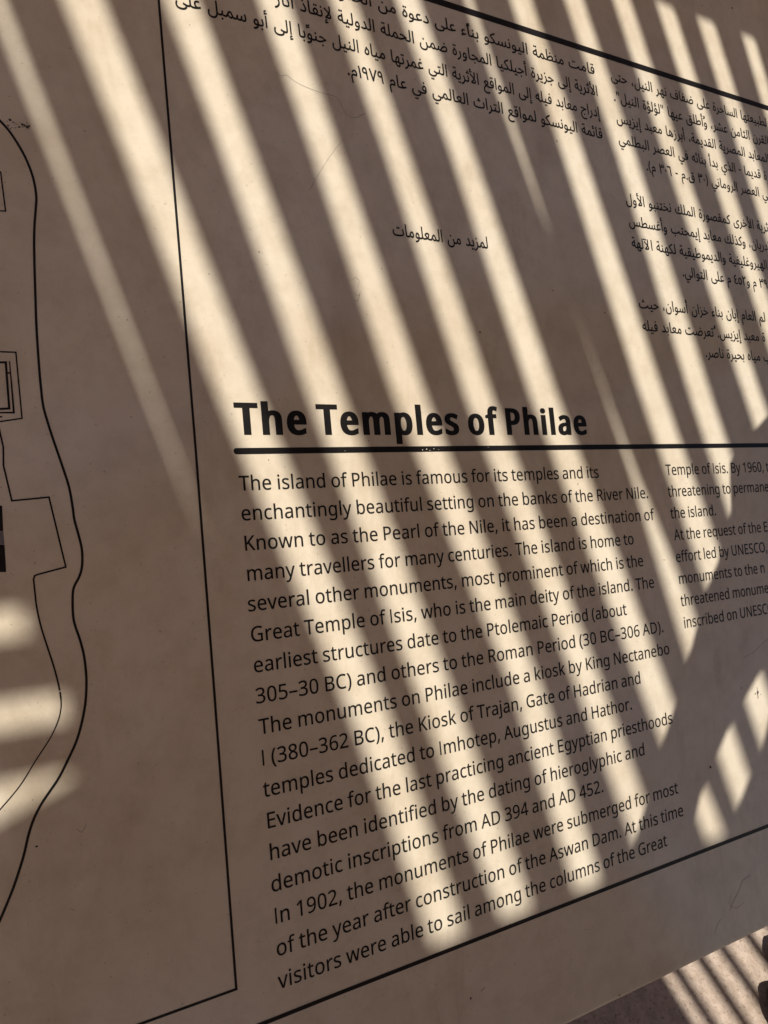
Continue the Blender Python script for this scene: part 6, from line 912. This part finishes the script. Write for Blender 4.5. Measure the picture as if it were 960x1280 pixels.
# bright gaps between the slats, each as (Y, X of its middle, width) down its length
GAPS = [
    [(36, -12.8, .8), (20, -7.95, .72), (10.5, -4.99, .46), (3, -2.68, .36), (-1, -1.42, .22), (-4, -0.5, 0), (-20.5, 4.6, 0)],
    [(36, -10.2, 1.5), (20, -5.2, 1.5), (11, -2.22, 1.5), (3.06, .33, 1.6), (-8.85, 4.38, 1.55), (-17, 6.65, 1.5), (-20.5, 7.7, 1.5)],
    [(36, -6.6, 1.4), (20, -1.6, 1.4), (11.55, 1.04, 1.35), (3.13, 3.58, 1.5), (-9.4, 7.4, 1.6), (-17, 9.8, 1.6), (-20.5, 10.9, 1.6)],
    [(36, -2.9, 1.4), (20, 2.2, 1.4), (12.17, 4.5, 1.35), (3.21, 7.1, 1.55), (-8.26, 11.2, 1.5), (-17, 13.4, 1.5), (-20.5, 14.4, 1.5)],
    [(36, 0.6, 1.25), (20, 5.35, 1.25), (12.71, 7.6, 1.25), (3.28, 10.34, 1.45), (-8.76, 14.5, 1.5), (-17, 17.2, 1.5), (-20.5, 18.3, 1.5)],
    [(36, 3.8, 1.35), (20, 8.6, 1.35), (13.28, 10.78, 1.35), (3.36, 13.75, 1.6), (-9.34, 18.2, 1.7), (-13, 19.5, 1.6), (-15.4, 20.62, 1.35), (-17, 21.2, 1.35), (-20.5, 22.4, 1.4)],
    [(36, 7.6, .6), (22, 11.4, .55), (19, 12.3, .5), (15, 13.6, .42), (10, 15.2, .14), (5, 16.85, .2), (3.4, 17.35, .25), (0, 18.5, .45), (-3, 19.5, .9), (-6, 20.5, 1.35), (-12, 22.25, 1.6), (-20.5, 25.0, 1.6)],
    [(36, 10.1, 1.45), (24, 13.95, 1.45), (14.38, 17.0, 1.5), (3.5, 20.3, 1.7), (-5, 23.1, 1.85), (-20.5, 28.2, 1.85)],
    [(36, 13.5, 1.4), (24, 17.5, 1.4), (15, 20.4, 1.45), (3.6, 23.6, 1.65), (-2, 25.4, 1.75), (-20.5, 31.4, 1.7)],
    [(36, 17.1, 1.4), (24, 21.0, 1.4), (15.6, 23.7, 1.45), (3.66, 27.6, 1.5), (-20.5, 35.5, 1.6)],
    [(36, 20.4, 1.4), (24, 24.3, 1.4), (16.1, 26.83, 1.5), (3.7, 30.9, 1.5), (-20.5, 38.9, 1.6)],
    [(36, 23.4, 1.4), (24, 27.4, 1.45), (16.6, 29.7, 1.55), (4, 33.6, 1.5), (-20.5, 42.0, 1.6)],
    [(36, 26.8, 1.2), (24, 30.9, 1.2), (19, 32.3, 1.2), (4, 37.0, 1.4), (-20.5, 45.4, 1.6)],
]
Y0, Y1 = 36.0, -20.5
SHIFT, TRIM = -0.13, 0.03
def left_side(g):
    return [(x + SHIFT - (w - TRIM if w > 0.9 else w) / 2, y) for y, x, w in g]
def right_side(g):
    return [(x + SHIFT + (w - TRIM if w > 0.9 else w) / 2, y) for y, x, w in g]
def side_x(side, y):
    for (xa, ya), (xb, yb) in zip(side, side[1:]):
        if ya >= y >= yb:
            return xa + (xb - xa) * (ya - y) / (ya - yb)
    return side[-1][0]
def shade_slat(left, right):
    return slat('lath', left + right[::-1])
for ga, gb in zip(GAPS, GAPS[1:]):
    shade_slat(right_side(ga), left_side(gb))
last = right_side(GAPS[-1])
for i in range(7):
    shade_slat([(x + i * 3.4, y) for x, y in last], [(x + i * 3.4 + 2.0, y) for x, y in last])

def plank(name, quad, height=ROOF, th=0.35, mat=None):
    return slat(name, quad, height, th, mat or M_BEAM)

# boarded part of the roof on the left, with three open joints
L0 = left_side(GAPS[0])
def lx(y):
    return side_x(L0, y)
XB = -75.0
bd = [
    [(XB, Y0), (XB, -3.2), (-4.6, -3.2), (lx(-3.2), -3.2), (lx(Y0), Y0)],
    [(XB, -4.02), (XB, -5.78), (-4.0, -5.78), (-4.0, -4.02)],
    [(XB, -6.55), (XB, -8.15), (-4.0, -8.0), (-4.0, -6.55)],
    [(XB, -18.0), (XB, -20.5), (lx(-20.5), -20.5), (lx(-2.9), -2.9), (-6.78, -2.9), (-6.82, -4.2), (-5.9, -5.4), (-5.88, -6.75), (-5.9, -8.1), (-6.0, -8.25), (-7.75, -8.85), (-12, -10.6)],
]
for i, q in enumerate(bd):
    plank('unseen_roof_boarding', q, height=ROOF - 0.0 - 0.5 * (i == 3) , th=0.3)

# cross beams that end the bright gaps
plank('cross_beam', [(-45, 23.75), (70, 23.75), (70, 31), (-45, 31)], height=ROOF - 1.7, th=1.5)
plank('cross_beam', [(-45, -21.5), (70, -21.5), (70, -16.75), (-45, -16.75)], height=ROOF - 1.7, th=1.1)

# unseen boarding added to shut out sky light, left open above the clay reflector
for q in ([(-75, 36.2), (200, 36.2), (200, 300), (-75, 300)], [(-75, -46.5), (200, -46.5), (200, -48.5), (-75, -48.5)], [(-75, -48.7), (-50, -48.7), (-37.5, -86), (-75, -86)],
          [(4, -48.7), (200, -48.7), (200, -86), (15.5, -86)], [(-75, -86.2), (200, -86.2), (200, -330), (-75, -330)], [(-75, -22), (10.5, -22), (18.5, -46), (-75, -46)]):
    plank('unseen_roof_boarding', q, th=0.3)

# slats past the lower beam that stripe the ground
GB = [(3.0, 24.7), (25.85, 27.15), (29.3, 30.6), (32.65, 33.95), (36.75, 38.05), (40.3, 41.6)]
for a, b in GB:
    q = [(c - SLOPE * y, y) for c, y in ((a, -22.0), (a, -46.0), (b, -46.0), (b, -22.0))]
    slat('lath', q)

# unseen cut-outs, added to cast a person's slanting shadow bands on the board
NEAR = 24.0
plank('shadow_blocker', [(32.0, 5.6), (28.25, 2.75), (27.1, 2.0), (25.65, 1.15), (25.02, .5), (24.85, -.54), (24.7, -1.9), (23.8, -3.1), (23.3, -4.2), (22.15, -5.6), (20.85, -7.8), (19.25, -10.3), (18.0, -12.1), (16.65, -14.3), (15.3, -16.5), (14.9, -17.2), (18.8, -17.2), (20.2, -14.5), (22.45, -12.1), (25.4, -9.7), (75, 2.5), (75, 5.6)],
      height=NEAR, th=0.15, mat=M_METAL)
plank('shadow_blocker', [(26.3, -10.8), (24.8, -13.3), (23.58, -14.42), (22.3, -15.8), (21.0, -17.2), (75, -17.2), (75, -5.0)],
      height=NEAR + 2, th=0.15, mat=M_METAL)
